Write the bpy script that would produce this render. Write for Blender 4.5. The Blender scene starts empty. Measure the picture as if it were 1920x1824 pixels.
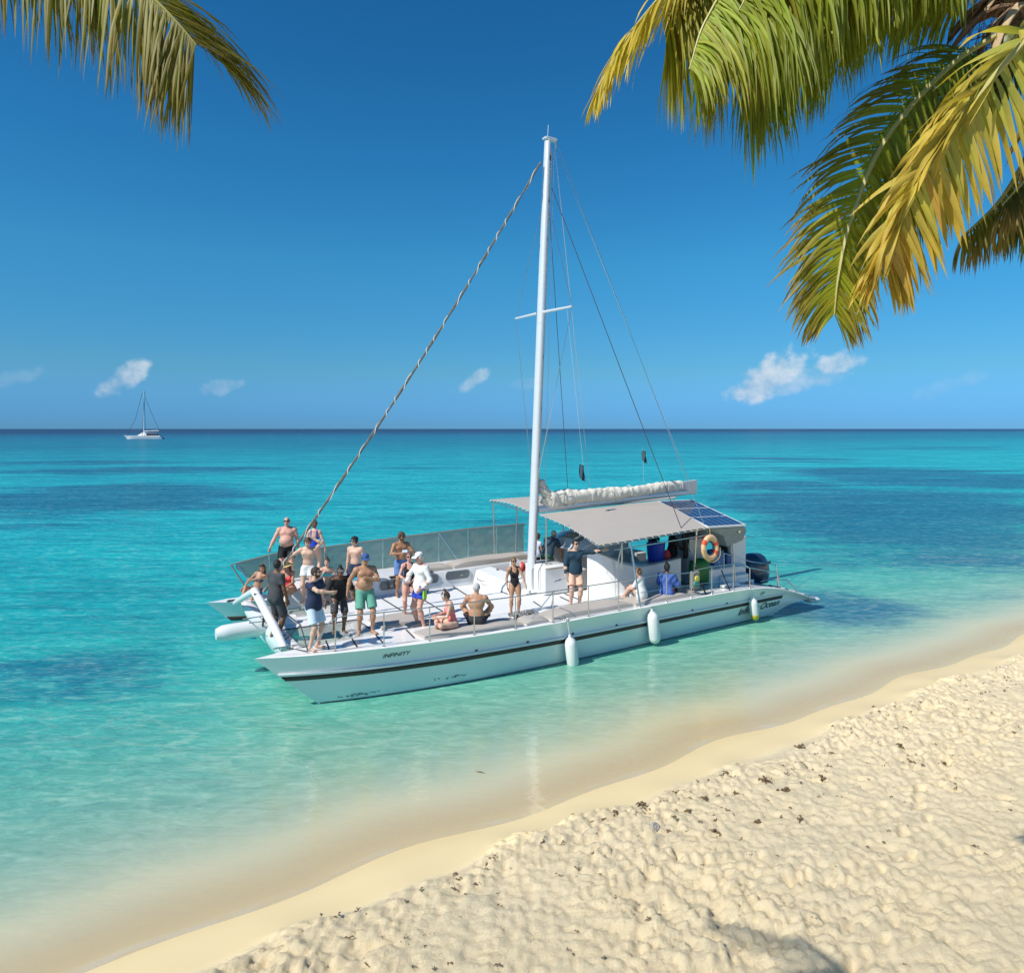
import bpy, bmesh, math, random
import numpy as np
from mathutils import Vector, Matrix, Euler
R = math.radians
rng = np.random.default_rng(7); random.seed(7)
scene = bpy.context.scene
COL = scene.collection

# ---------------------------------------------------------------- camera, sky, sun, exposure
CAM_H = 6.0; FOC = 1400.0
cam_d = bpy.data.cameras.new("camera"); cam = bpy.data.objects.new("camera", cam_d); COL.objects.link(cam)
cam.location = (0, 0, CAM_H); cam.rotation_euler = (R(90), 0, 0)
cam_d.sensor_width = 36.0; cam_d.lens = FOC/1920*36.0
cam_d.shift_x = 0.0; cam_d.shift_y = -108/1920.0
cam_d.clip_start = 0.1; cam_d.clip_end = 90000
scene.camera = cam
SUN_EL = R(45.0); SH = Vector((-0.80, -0.60, 0)).normalized()
SUN = Vector((SH.x*math.cos(SUN_EL), SH.y*math.cos(SUN_EL), math.sin(SUN_EL)))
sd = bpy.data.lights.new("sun", 'SUN'); sun = bpy.data.objects.new("sun", sd); COL.objects.link(sun)
sd.energy = 5.0; sd.angle = R(0.53); sd.color = (1.0, 0.955, 0.88)
sun.location = (-40, -20, 60); sun.rotation_euler = (-SUN).to_track_quat('-Z', 'Y').to_euler()
scene.view_settings.view_transform = 'Standard'; scene.view_settings.look = 'None'
scene.view_settings.exposure = 0.0; scene.view_settings.gamma = 1.0
scene.view_settings.use_curve_mapping = False
cy = scene.cycles
try:
    cy.max_bounces = 6; cy.transparent_max_bounces = 16; cy.diffuse_bounces = 3; cy.glossy_bounces = 3
    cy.transmission_bounces = 4; cy.caustics_reflective = False; cy.caustics_refractive = False
    cy.use_denoising = True; cy.sample_clamp_indirect = 6.0
except Exception: pass

class NT:
    """tiny helper around a node tree"""
    def __init__(s, nt): s.nt = nt; s.N = nt.nodes; s.L = nt.links
    def n(s, t, **k):
        o = s.N.new(t)
        for a, b in k.items():
            if a.startswith('i_'):
                key = a[2:]; key = int(key) if key.isdigit() else key.replace('_', ' ')
                sock = o.inputs[key]
                if isinstance(b, bpy.types.NodeSocket): s.L.new(b, sock)
                else: sock.default_value = b
            else: setattr(o, a, b)
        return o
    def m(s, op, a, b=None, c=None, clamp=False):
        o = s.N.new('ShaderNodeMath'); o.operation = op; o.use_clamp = clamp
        for i, x in enumerate((a, b, c)):
            if x is None: continue
            if isinstance(x, bpy.types.NodeSocket): s.L.new(x, o.inputs[i])
            else: o.inputs[i].default_value = x
        return o.outputs[0]
    def mix(s, f, a, b, bt='MIX'):
        o = s.N.new('ShaderNodeMix'); o.data_type = 'RGBA'; o.blend_type = bt
        for i, x in ((0, f), (6, a), (7, b)):
            if isinstance(x, bpy.types.NodeSocket): s.L.new(x, o.inputs[i])
            else: o.inputs[i].default_value = x if i == 0 else (*x[:3], 1)
        return o.outputs[2]
    def ss(s, x, a, b):
        o = s.N.new('ShaderNodeMapRange'); o.interpolation_type = 'SMOOTHSTEP'
        s.L.new(x, o.inputs[0]); o.inputs[1].default_value = a; o.inputs[2].default_value = b
        return o.outputs[0]
    def ramp(s, x, stops, interp='LINEAR'):
        o = s.N.new('ShaderNodeValToRGB'); r = o.color_ramp; r.interpolation = interp
        while len(r.elements) < len(stops): r.elements.new(0.5)
        for e, (p, c) in zip(r.elements, stops): e.position = p; e.color = (*c[:3], 1)
        s.L.new(x, o.inputs[0]); return o.outputs[0]

world = bpy.data.worlds.new("World"); scene.world = world; world.use_nodes = True
w = NT(world.node_tree); w.N.clear()
sky = w.n('ShaderNodeTexSky', sky_type='NISHITA', sun_disc=False)
sky.sun_elevation = SUN_EL; sky.sun_rotation = math.atan2(SH.x, SH.y)
sky.air_density = 1.0; sky.dust_density = 0.15; sky.ozone_density = 3.0; sky.altitude = 0
SKY_STRENGTH = 0.11
tc = w.n('ShaderNodeTexCoord')
sep = w.n('ShaderNodeSeparateXYZ', i_0=tc.outputs['Generated'])
dx, dy, dz = sep.outputs
el = w.m('ARCSINE', dz)                       # elevation
az = w.m('ARCTAN2', dx, dy)                   # azimuth, 0 = +Y
# sky colour: a deeper tropical blue
hsv = w.n('ShaderNodeHueSaturation', i_0=0.497, i_1=1.22, i_2=1.0, i_4=sky.outputs[0])
tint = w.ramp(w.m('MULTIPLY', el, 2.0, clamp=True), [(0.0, (.156, .48, 1.24)), (0.034, (.156, .48, 1.22)), (0.148, (.26, .60, .88)), (0.43, (.30, .855, 1.0)), (0.70, (.265, .85, 1.03)), (0.93, (.245, .81, 1.0))])
skyc = w.mix(1.0, hsv.outputs[0], tint, 'MULTIPLY')
# small fair-weather clouds low over the horizon: noise inside soft elliptical areas
CL = [  # azimuth, elevation, half-width, half-height, tilt, density
 (0.330, 0.066, 0.058, 0.030, 0.42, 1.0), (0.366, 0.060, 0.07, 0.018, 0.2, 0.55), (0.412, 0.081, 0.040, 0.019, 0.35, 0.85),
 (-0.478, 0.062, 0.034, 0.021, 0.60, 0.85), (-0.050, 0.066, 0.024, 0.013, 0.5, 0.55),
 (-0.372, 0.053, 0.030, 0.012, 0.1, 0.30), (-0.60, 0.053, 0.045, 0.013, 0.3, 0.18),
 (0.53, 0.050, 0.05, 0.012, 0.3, 0.14), (0.02, 0.060, 0.03, 0.010, 0.1, 0.14),
 (1.1, 0.09, 0.08, 0.03, 0.1, 0.9), (-1.2, 0.08, 0.09, 0.025, 0.2, 0.9), (1.9, 0.1, 0.1, 0.03, 0.1, 0.8), (-2.2, 0.1, 0.1, 0.03, 0.1, 0.8), (2.8, 0.08, 0.1, 0.03, 0.1, 0.8)]
cv = w.n('ShaderNodeCombineXYZ', i_0=az, i_1=el, i_2=0.0)
nz = w.n('ShaderNodeTexNoise', i_Vector=cv.outputs[0], i_Scale=40.0, i_Detail=6.0, i_Roughness=0.55)
nz2 = w.n('ShaderNodeTexNoise', i_Vector=cv.outputs[0], i_Scale=16.0, i_Detail=4.0, i_Roughness=0.5)
tot = None
for (a0, e0, hw, hh, tl, den) in CL:
    u_ = w.m('SUBTRACT', az, a0); v_ = w.m('SUBTRACT', el, e0)
    v2 = w.m('SUBTRACT', v_, w.m('MULTIPLY', u_, tl))
    q = w.m('ADD', w.m('POWER', w.m('ABSOLUTE', w.m('DIVIDE', u_, hw)), 2.0), w.m('POWER', w.m('ABSOLUTE', w.m('DIVIDE', v2, hh)), 2.0))
    f = w.m('SUBTRACT', 1.0, q)
    f = w.m('ADD', f, w.m('MULTIPLY', w.m('SUBTRACT', nz.outputs[0], 0.5), 2.3))
    f = w.m('ADD', f, w.m('MULTIPLY', w.m('SUBTRACT', nz2.outputs[0], 0.5), 1.4))
    f = w.m('MULTIPLY', w.ss(f, 0.12, 1.0), den)
    tot = f if tot is None else w.m('MAXIMUM', tot, f)
tot = w.m('MULTIPLY', tot, w.ss(el, 0.012, 0.04))
cloudc = w.mix(w.ss(w.m('ADD', nz.outputs[0], w.m('MULTIPLY', el, 4.0)), 0.55, 1.0), (3.9, 5.1, 6.5), (7.2, 7.6, 8.0))
skyf = w.mix(w.m('MULTIPLY', tot, 0.72), skyc, cloudc)
bg = w.n('ShaderNodeBackground', i_0=skyf, i_1=SKY_STRENGTH)
wo = w.n('ShaderNodeOutputWorld', i_0=bg.outputs[0])

# ---------------------------------------------------------------- materials
def srgb(r, g, b):
    f = lambda c: (c/255/12.92) if c/255 <= 0.04045 else ((c/255+0.055)/1.055)**2.4
    return (f(r), f(g), f(b))
MATS = {}
def mat(name, col, rough=0.5, metal=0.0, var=0.08, scale=6.0, bump=0.0, bscale=40.0, spec=0.5, coat=0.0, alpha=1.0, trans=0.0, wear=None):
    if name in MATS: return MATS[name]
    m = bpy.data.materials.new(name); m.use_nodes = True; t = NT(m.node_tree); t.N.clear()
    tc = t.n('ShaderNodeTexCoord'); co = tc.outputs['Object']
    nz = t.n('ShaderNodeTexNoise', i_Vector=co, i_Scale=scale, i_Detail=4.0, i_Roughness=0.6)
    c = t.mix(nz.outputs[0], [x*(1-var) for x in col], [min(1, x*(1+var)) for x in col])
    if wear:
        wn = t.n('ShaderNodeTexNoise', i_Vector=co, i_Scale=wear[1], i_Detail=5.0, i_Roughness=0.65)
        c = t.mix(t.m('MULTIPLY', t.ss(wn.outputs[0], wear[2], wear[2]+0.18), wear[3]), c, wear[0])
    b = t.n('ShaderNodeBsdfPrincipled', i_Base_Color=c, i_Roughness=rough, i_Metallic=metal, i_Specular_IOR_Level=spec, i_Coat_Weight=coat)
    if bump:
        bn = t.n('ShaderNodeTexNoise', i_Vector=co, i_Scale=bscale, i_Detail=3.0)
        bp = t.n('ShaderNodeBump', i_Strength=bump, i_Distance=0.02, i_Height=bn.outputs[0]); t.L.new(bp.outputs[0], b.inputs['Normal'])
    out = b.outputs[0]
    if trans:
        tl = t.n('ShaderNodeBsdfTranslucent', i_0=c); out = t.n('ShaderNodeMixShader', i_0=trans, i_1=out, i_2=tl.outputs[0]).outputs[0]
    if alpha < 1:
        tr = t.n('ShaderNodeBsdfTransparent'); out = t.n('ShaderNodeMixShader', i_0=alpha, i_1=tr.outputs[0], i_2=out).outputs[0]
    t.n('ShaderNodeOutputMaterial', i_0=out); MATS[name] = m; return m

GEL = mat('white_gelcoat', (0.78, 0.79, 0.78), 0.3, var=0.03, scale=1.5, coat=0.2, wear=((0.55, 0.52, 0.45), 1.3, 0.62, 0.35))
HULLW = mat('hull_gelcoat', (0.90, 0.89, 0.86), 0.22, var=0.03, scale=1.2, coat=0.3, wear=((0.50, 0.50, 0.46), 2.2, 0.60, 0.35))
DECKW = mat('deck_nonskid', (0.80, 0.80, 0.79), 0.55, var=0.03, scale=2.0, bump=0.15, bscale=160, wear=((0.55, 0.54, 0.50), 1.1, 0.58, 0.4))
GREYP = mat('pale_grey_paint', (0.55, 0.56, 0.55), 0.4, var=0.05, scale=2)
STRIPE = mat('brown_stripe_vinyl', (0.045, 0.028, 0.022), 0.35, var=0.2, scale=3)
STEEL = mat('polished_steel', (0.62, 0.62, 0.60), 0.22, metal=0.9, var=0.1, scale=8)
ALU = mat('mast_aluminium', (0.72, 0.74, 0.76), 0.35, metal=0.25, var=0.05, scale=1.5, wear=((0.45, 0.45, 0.45), 2.0, 0.62, 0.4))
BLACK = mat('black_rubber', (0.02, 0.02, 0.022), 0.5)
DARKROPE = mat('dark_rope', (0.05, 0.05, 0.055), 0.8, var=0.3, scale=40)
WHITEROPE = mat('white_rope', (0.7, 0.68, 0.62), 0.8, var=0.2, scale=60)
CANVAS = mat('beige_canvas', (0.44, 0.395, 0.345), 0.85, var=0.06, scale=1.6, bump=0.1, bscale=8)
PADM = mat('taupe_cushion_vinyl', (0.47, 0.43, 0.385), 0.6, var=0.07, scale=3, bump=0.25, bscale=5)
SAILC = mat('cream_sailcloth', (0.74, 0.69, 0.58), 0.8, var=0.08, scale=4, bump=0.3, bscale=14)
SOLAR = mat('solar_cell', (0.012, 0.03, 0.10), 0.15, var=0.25, scale=5, coat=0.6)
SMOKE = mat('smoked_glass', (0.10, 0.13, 0.14), 0.1, var=0.1, coat=0.5)
SCREEN = mat('grey_mesh_screen', (0.31, 0.27, 0.22), 0.8, var=0.12, scale=2.0, alpha=0.74)
NETM = mat('net_cord', (0.62, 0.62, 0.58), 0.85, var=0.15, scale=20)
NAVYC = mat('navy_cowling', (0.018, 0.04, 0.075), 0.25, var=0.1, coat=0.4)
FENDM = mat('fender_vinyl', (0.82, 0.82, 0.79), 0.35, var=0.04, scale=5, wear=((0.5, 0.48, 0.42), 7, 0.62, 0.4))
YELLM = mat('yellow_vinyl', (0.70, 0.52, 0.06), 0.4)
LETTER = mat('black_lettering', (0.02, 0.02, 0.03), 0.4, var=0.3, scale=20)
SCUFF = mat('grey_scuff', (0.26, 0.27, 0.28), 0.7, var=0.4, scale=20)

# ---------------------------------------------------------------- mesh helpers
class MB:
    def __init__(s): s.v = []; s.f = []; s.mi = []
    def add(s, vs, fs, mi=0):
        o = len(s.v); s.v.extend([tuple(map(float, p)) for p in vs]); s.f.extend([tuple(i+o for i in f) for f in fs]); s.mi.extend([mi]*len(fs))
    def box(s, lo, hi, mi=0, rot=None, piv=None, bev=0.0):
        x0, y0, z0 = lo; x1, y1, z1 = hi
        if bev > 0:
            b = min(bev, (x1-x0)*.45, (y1-y0)*.45, (z1-z0)*.45)
            vs = []; ring = []
            for z, ins in ((z0, b), (z0+b, 0), (z1-b, 0), (z1, b)):
                i0 = ins
                pts = [(x0+i0+b, y0+i0), (x1-i0-b, y0+i0), (x1-i0, y0+i0+b), (x1-i0, y1-i0-b), (x1-i0-b, y1-i0), (x0+i0+b, y1-i0), (x0+i0, y1-i0-b), (x0+i0, y0+i0+b)]
                ring.append(len(vs)); vs += [(a, c, z) for a, c in pts]
            fs = []
            for k in range(3):
                for i in range(8): fs.append((ring[k]+i, ring[k]+(i+1) % 8, ring[k+1]+(i+1) % 8, ring[k+1]+i))
            fs.append(tuple(range(7, -1, -1))); fs.append(tuple(ring[3]+i for i in range(8)))
        else:
            vs = [(x0, y0, z0), (x1, y0, z0), (x1, y1, z0), (x0, y1, z0), (x0, y0, z1), (x1, y0, z1), (x1, y1, z1), (x0, y1, z1)]
            fs = [(3, 2, 1, 0), (4, 5, 6, 7), (0, 1, 5, 4), (1, 2, 6, 5), (2, 3, 7, 6), (3, 0, 4, 7)]
        if rot is not None:
            c = Vector(piv if piv else ((x0+x1)/2, (y0+y1)/2, (z0+z1)/2)); M = Euler(rot).to_matrix()
            vs = [tuple(M @ (Vector(p)-c) + c) for p in vs]
        s.add(vs, fs, mi)
    def tube(s, pts, r, n=8, mi=0, cap=True, flat=(1, 1)):
        P = [Vector(p) for p in pts]; m = len(P)
        rr = r if hasattr(r, '__len__') else [r]*m
        vs = []; fs = []; up = None
        for i in range(m):
            d = (P[min(i+1, m-1)]-P[max(i-1, 0)])
            d = d.normalized() if d.length > 1e-9 else Vector((0, 0, 1))
            if up is None: up = Vector((0, 0, 1)) if abs(d.z) < 0.9 else Vector((0, 1, 0))
            a = d.cross(up); a = a.normalized() if a.length > 1e-6 else Vector((1, 0, 0)); b = a.cross(d).normalized(); up = b
            for k in range(n):
                t = 2*math.pi*k/n; vs.append(P[i]+a*(rr[i]*math.cos(t)*flat[0])+b*(rr[i]*math.sin(t)*flat[1]))
        for i in range(m-1):
            for k in range(n): fs.append((i*n+k, i*n+(k+1) % n, (i+1)*n+(k+1) % n, (i+1)*n+k))
        if cap: fs.append(tuple(range(n-1, -1, -1))); fs.append(tuple((m-1)*n+k for k in range(n)))
        s.add(vs, fs, mi)
    def lathe(s, prof, n=16, mi=0, M=None):
        vs = []; fs = []
        for (r, z) in prof:
            for k in range(n): t = 2*math.pi*k/n; vs.append(Vector((r*math.cos(t), r*math.sin(t), z)))
        if M is not None: vs = [M @ p for p in vs]
        for i in range(len(prof)-1):
            for k in range(n): fs.append((i*n+k, i*n+(k+1) % n, (i+1)*n+(k+1) % n, (i+1)*n+k))
        fs.append(tuple(range(n-1, -1, -1))); fs.append(tuple((len(prof)-1)*n+k for k in range(n)))
        s.add(vs, fs, mi)
    def grid(s, rows, mi=0, closed=False, flip=False):
        nr = len(rows); nc = len(rows[0]); vs = [p for r in rows for p in r]; fs = []
        for i in range(nr-1):
            for j in range(nc if closed else nc-1):
                q = (i*nc+j, i*nc+(j+1) % nc, (i+1)*nc+(j+1) % nc, (i+1)*nc+j); fs.append(q[::-1] if flip else q)
        s.add(vs, fs, mi)
    def slab(s, rows, th, mi=0):
        """sheet of points given thickness th downwards"""
        nr = len(rows); nc = len(rows[0])
        top = [tuple(p) for r in rows for p in r]; bot = [(p[0], p[1], p[2]-th) for p in top]; N = len(top); fs = []
        for i in range(nr-1):
            for j in range(nc-1):
                q = (i*nc+j, i*nc+j+1, (i+1)*nc+j+1, (i+1)*nc+j); fs.append(q); fs.append(tuple(k+N for k in q[::-1]))
        edge = [j for j in range(nc)]+[i*nc+nc-1 for i in range(1, nr)]+[(nr-1)*nc+j for j in range(nc-2, -1, -1)]+[i*nc for i in range(nr-2, 0, -1)]
        for a, b in zip(edge, edge[1:]+edge[:1]): fs.append((b, a, a+N, b+N))
        s.add(top+bot, fs, mi)
    def build(s, name, mats, parent=None, smooth=True, loc=None, auto=True, recalc=True):
        me = bpy.data.meshes.new(name); me.from_pydata(s.v, [], s.f)
        for m in (mats if isinstance(mats, (list, tuple)) else [mats]): me.materials.append(m)
        me.polygons.foreach_set('material_index', s.mi)
        if recalc:
            bm = bmesh.new(); bm.from_mesh(me); bmesh.ops.recalc_face_normals(bm, faces=bm.faces); bm.to_mesh(me); bm.free()
        if smooth:
            me.polygons.foreach_set('use_smooth', [True]*len(me.polygons))
            if auto:
                try: me.set_sharp_from_angle(angle=R(38))
                except Exception: pass
        o = bpy.data.objects.new(name, me); COL.objects.link(o)
        if parent: o.parent = parent
        if loc is not None: o.location = loc
        return o
def tag(o, label=None, cat=None, group=None, kind=None):
    if label: o['label'] = label
    if cat: o['category'] = cat
    if group: o['group'] = group
    if kind: o['kind'] = kind
    return o
def empty(name, loc=(0, 0, 0), rz=0.0):
    o = bpy.data.objects.new(name, None); o.empty_display_size = 0.3; COL.objects.link(o); o.location = loc; o.rotation_euler = (0, 0, rz); return o
def crom(pts, n):
    """smooth curve through points (Catmull-Rom), n samples"""
    P = np.array(pts, float); m = len(P); P = np.vstack([2*P[0]-P[1], P, 2*P[-1]-P[-2]]); out = []
    for t in np.linspace(0, m-1-1e-9, n):
        i = int(t); f = t-i; a, b, c, d = P[i:i+4]
        out.append(0.5*((2*b)+(-a+c)*f+(2*a-5*b+4*c-d)*f*f+(-a+3*b-3*c+d)*f**3))
    return np.array(out)
def vnoise(x, y, seed=0):
    """smooth 2D value noise, numpy"""
    xi = np.floor(x).astype(np.int64); yi = np.floor(y).astype(np.int64); fx = x-xi; fy = y-yi
    def h(a, b):
        n = (a*374761393+b*668265263+seed*982451653) & 0xffffffff
        n = ((n ^ (n >> 13))*1274126177) & 0xffffffff
        return ((n ^ (n >> 16)) & 0xffff)/65535.0
    fx = fx*fx*(3-2*fx); fy = fy*fy*(3-2*fy)
    return (h(xi, yi)*(1-fx)+h(xi+1, yi)*fx)*(1-fy)+(h(xi, yi+1)*(1-fx)+h(xi+1, yi+1)*fx)*fy

# ---------------------------------------------------------------- beach and sea
E1 = np.array([0.829, 0.56]); N1 = np.array([0.56, -0.829])          # along the shore / towards the land
def shore_c(a):   # waterline, gently scalloped
    return -9.56+0.10*np.sin(a*0.92+0.6)+0.07*np.sin(a*1.9+2.0)
def berm_c(a):
    return -8.45+0.14*np.sin(a*0.6+1.0)+0.12*np.sin(a*1.7+0.3)+0.08*np.sin(a*4.1)
def sand_height(X, Y):
    a = X*E1[0]+Y*E1[1]; c = X*N1[0]+Y*N1[1]
    d = c-shore_c(a); bm = berm_c(a)-shore_c(a)
    z = np.where(d < 0, 0.06*d, 0.22*np.clip(d/np.maximum(bm, .3), 0, 1)**1.3)
    e = d-bm
    dry = 1/(1+np.exp(-e/0.07))
    z = z+dry*(0.06+0.045*np.clip(e, 0, 8))
    # footprints and churned lumps on the dry sand
    n = lambda s, k: vnoise(X*s+k*13.7, Y*s-k*7.1, k)-0.5
    warp = n(1.3, 9)*1.2
    r1 = np.abs(vnoise(X*2.3+warp, Y*2.3-warp, 3)-0.5)*2
    r2 = np.abs(vnoise(X*5.3+warp*2, Y*5.3+warp, 4)-0.5)*2
    r3 = np.abs(vnoise(X*11.0+warp*3, Y*10.0, 5)-0.5)*2
    cl = np.clip(vnoise(X*6.4+warp*1.5, Y*6.4, 11)-0.50, 0, 1)*2            # clods
    pit = np.clip(vnoise(X*3.4-warp, Y*3.4+warp, 12)-0.58, 0, 1)*2.2         # heel and toe pits
    r4 = np.abs(vnoise(X*19+warp*4, Y*17.0, 15)-0.5)*2
    cr = np.clip(np.abs(vnoise(X*8.0+warp*2, Y*7.0+warp, 16)-0.5)*2-0.12, 0, 1)**.6      # sharp little cracks between crumbs
    patch = np.clip(vnoise(X*0.55, Y*0.55, 18)*1.7-0.15, 0.5, 1)*1.25                          # trampled here, smoother there
    lump = patch*(0.035*(r1-0.35)+0.035*(r2-0.3)+0.040*(r3-0.3)+0.055*(r4-.3)+0.085*cr+0.015*cl-0.12*pit)+0.06*n(0.6, 6)
    edge = np.exp(-((e-0.15)/0.55)**2)
    z = z+dry*lump*(0.70+0.40*edge)
    z = z+(1-dry)*0.012*n(1.1, 8)*np.clip(d, 0, 1)
    return z
def sand_grid(x0, x1, y0, y1, st, zoff=0.0):
    xs = np.arange(x0, x1+st*.5, st); ys = np.arange(y0, y1+st*.5, st); X, Y = np.meshgrid(xs, ys)
    Z = sand_height(X, Y)+zoff
    V = np.stack([X, Y, Z], -1).reshape(-1, 3); nx = len(xs); ny = len(ys)
    i = np.arange((ny-1)*(nx-1)); r = i//(nx-1); q = i % (nx-1); b = r*nx+q
    F = np.stack([b, b+1, b+nx+1, b+nx], -1)
    # drop what lies well under water
    a = V[:, 0]*E1[0]+V[:, 1]*E1[1]; d = V[:, 0]*N1[0]+V[:, 1]*N1[1]-shore_c(a)
    F = F[(d[F] > -6.5).any(1)]
    return V, F
def np_mesh(name, V, F, m, smooth=True):
    me = bpy.data.meshes.new(name); used = np.unique(F); mp = np.full(len(V), -1); mp[used] = np.arange(len(used)); V = V[used]; F = mp[F]
    k = F.shape[1]
    me.vertices.add(len(V)); me.vertices.foreach_set('co', V.astype(np.float32).ravel())
    me.loops.add(F.size); me.loops.foreach_set('vertex_index', F.astype(np.int32).ravel())
    me.polygons.add(len(F)); me.polygons.foreach_set('loop_start', np.arange(0, F.size, k, dtype=np.int32))
    try: me.polygons.foreach_set('loop_total', np.full(len(F), k, np.int32))
    except Exception: pass
    if m: me.materials.append(m)
    if smooth: me.polygons.foreach_set('use_smooth', np.ones(len(F), bool))
    me.update(calc_edges=True); me.validate(); return me
def sand_material():
    m = bpy.data.materials.new('beach_sand'); m.use_nodes = True; t = NT(m.node_tree); t.N.clear()
    g = t.n('ShaderNodeNewGeometry'); pos = g.outputs['Position']
    sp = t.n('ShaderNodeSeparateXYZ', i_0=pos); x, y, z = sp.outputs
    cc = t.m('ADD', t.m('MULTIPLY', x, float(N1[0])), t.m('MULTIPLY', y, float(N1[1])))
    n1 = t.n('ShaderNodeTexNoise', i_Vector=pos, i_Scale=0.55, i_Detail=4.0)
    n2 = t.n('ShaderNodeTexNoise', i_Vector=pos, i_Scale=3.2, i_Detail=6.0, i_Roughness=0.7)
    n3 = t.n('ShaderNodeTexNoise', i_Vector=pos, i_Scale=130.0, i_Detail=2.0)
    dry = t.mix(n2.outputs[0], (0.86, 0.69, 0.45), (0.96, 0.82, 0.57))
    dry = t.mix(t.m('MULTIPLY', t.ss(n1.outputs[0], 0.45, 0.7), 0.35), dry, (0.84, 0.72, 0.53))
    sp1 = t.n('ShaderNodeTexNoise', i_Vector=pos, i_Scale=11.0, i_Detail=4.0, i_Roughness=0.6, i_Distortion=1.2)
    dry = t.mix(t.m('MULTIPLY', t.ss(sp1.outputs[0], 0.64, 0.76), 0.55), dry, (0.30, 0.215, 0.125))
    wet = t.mix(n1.outputs[0], (0.76, 0.60, 0.35), (0.84, 0.68, 0.41))
    k = t.m('ADD', cc, t.m('MULTIPLY', t.m('SUBTRACT', n2.outputs[0], 0.5), 0.25))
    f = t.ss(k, -8.75, -8.35)
    c = t.mix(f, wet, dry)
    c = t.mix(0.25, c, t.mix(n3.outputs[0], (0.3, 0.24, 0.17), (0.9, 0.8, 0.62)), 'OVERLAY')
    soak = t.ss(k, -9.75, -9.25)                       # sand the swash has just left: darker, glossier
    c = t.mix(soak, t.mix(1.0, c, (0.93, 0.91, 0.86), 'MULTIPLY'), c)
    rgh = t.m('ADD', 0.55, t.m('MULTIPLY', f, 0.4))
    b = t.n('ShaderNodeBsdfPrincipled', i_Base_Color=c, i_Roughness=rgh, i_Specular_IOR_Level=0.12)
    hb = t.m('ADD', t.m('MULTIPLY', n3.outputs[0], 0.35), t.n('ShaderNodeTexNoise', i_Vector=pos, i_Scale=15.0, i_Detail=8.0, i_Roughness=0.82).outputs[0])
    bp = t.n('ShaderNodeBump', i_Distance=0.035, i_Height=hb); t.L.new(t.m('ADD', 0.05, t.m('MULTIPLY', f, 1.0)), bp.inputs['Strength'])
    t.L.new(bp.outputs[0], b.inputs['Normal'])
    t.n('ShaderNodeOutputMaterial', i_0=b.outputs[0]); return m
SANDM = sand_material()
def join_np(parts):
    V = []; F = []; o = 0
    for v, f in parts: V.append(v); F.append(f+o); o += len(v)
    return np.vstack(V), np.vstack(F)
Vn, Fn = sand_grid(-7.0, 19.0, 6.4, 25.0, 0.034)
# trails of bare footprints pressed into the dry sand
prg = np.random.default_rng(41)
for tr_ in range(20):
    a0 = prg.uniform(1, 22); c0 = prg.uniform(-8.2, -1.5); hd0 = prg.normal(0, .45)+(math.pi if prg.random() < .5 else 0)
    for k in range(16):
        hd0 += prg.normal(0, .08); a0 += .66*math.cos(hd0); c0 += .66*math.sin(hd0)
        if c0 < -8.35: break
        sd_ = .11*(1 if k % 2 else -1); aa, c_ = a0-sd_*math.sin(hd0), c0+sd_*math.cos(hd0)
        px_, py_ = aa*E1[0]+c_*N1[0], aa*E1[1]+c_*N1[1]; dxy = Vn[:, :2]-(px_, py_); sel = np.flatnonzero((np.abs(dxy) < .34).all(1))
        if not len(sel): continue
        dw = (math.cos(hd0)*E1+math.sin(hd0)*N1); ll = dxy[sel]@dw; tt = dxy[sel]@np.array((-dw[1], dw[0])); rr_ = np.sqrt((ll/.15)**2+(tt/.075)**2)
        Vn[sel, 2] += -.060*np.exp(-rr_**4)+.018*np.exp(-((rr_-1.35)/.28)**2)
me = np_mesh('beach', Vn, Fn, SANDM); beach = bpy.data.objects.new('beach', me); COL.objects.link(beach)
tag(beach, 'pale golden beach sand, churned and lumpy when dry, smooth by the water', kind='structure')
# coarser sand further along the shore and behind the camera (butts against the fine sheet)
parts = []
for (x0, x1, y0, y1) in ((-40, -7.0, -30, 25), (19.0, 75, -30, 62), (-7.0, 19.0, -30, 6.4), (-7.0, 19.0, 25.0, 26.5)):
    xs = np.linspace(x0, x1, max(2, int((x1-x0)/0.5)+1)); ys = np.linspace(y0, y1, max(2, int((y1-y0)/0.5)+1))
    X, Y = np.meshgrid(xs, ys); Z = sand_height(X, Y)-0.05
    V = np.stack([X, Y, Z], -1).reshape(-1, 3); nx = len(xs); ny = len(ys)
    i = np.arange((ny-1)*(nx-1)); b = (i//(nx-1))*nx+i % (nx-1); F = np.stack([b, b+1, b+nx+1, b+nx], -1)
    a = V[:, 0]*E1[0]+V[:, 1]*E1[1]; d = V[:, 0]*N1[0]+V[:, 1]*N1[1]-shore_c(a); F = F[(d[F] > -6.5).any(1)]
    parts.append((V, F))
V, F = join_np(parts); me = np_mesh('outer_beach', V, F, SANDM); o = bpy.data.objects.new('outer_beach', me); COL.objects.link(o); tag(o, kind='structure')

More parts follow.
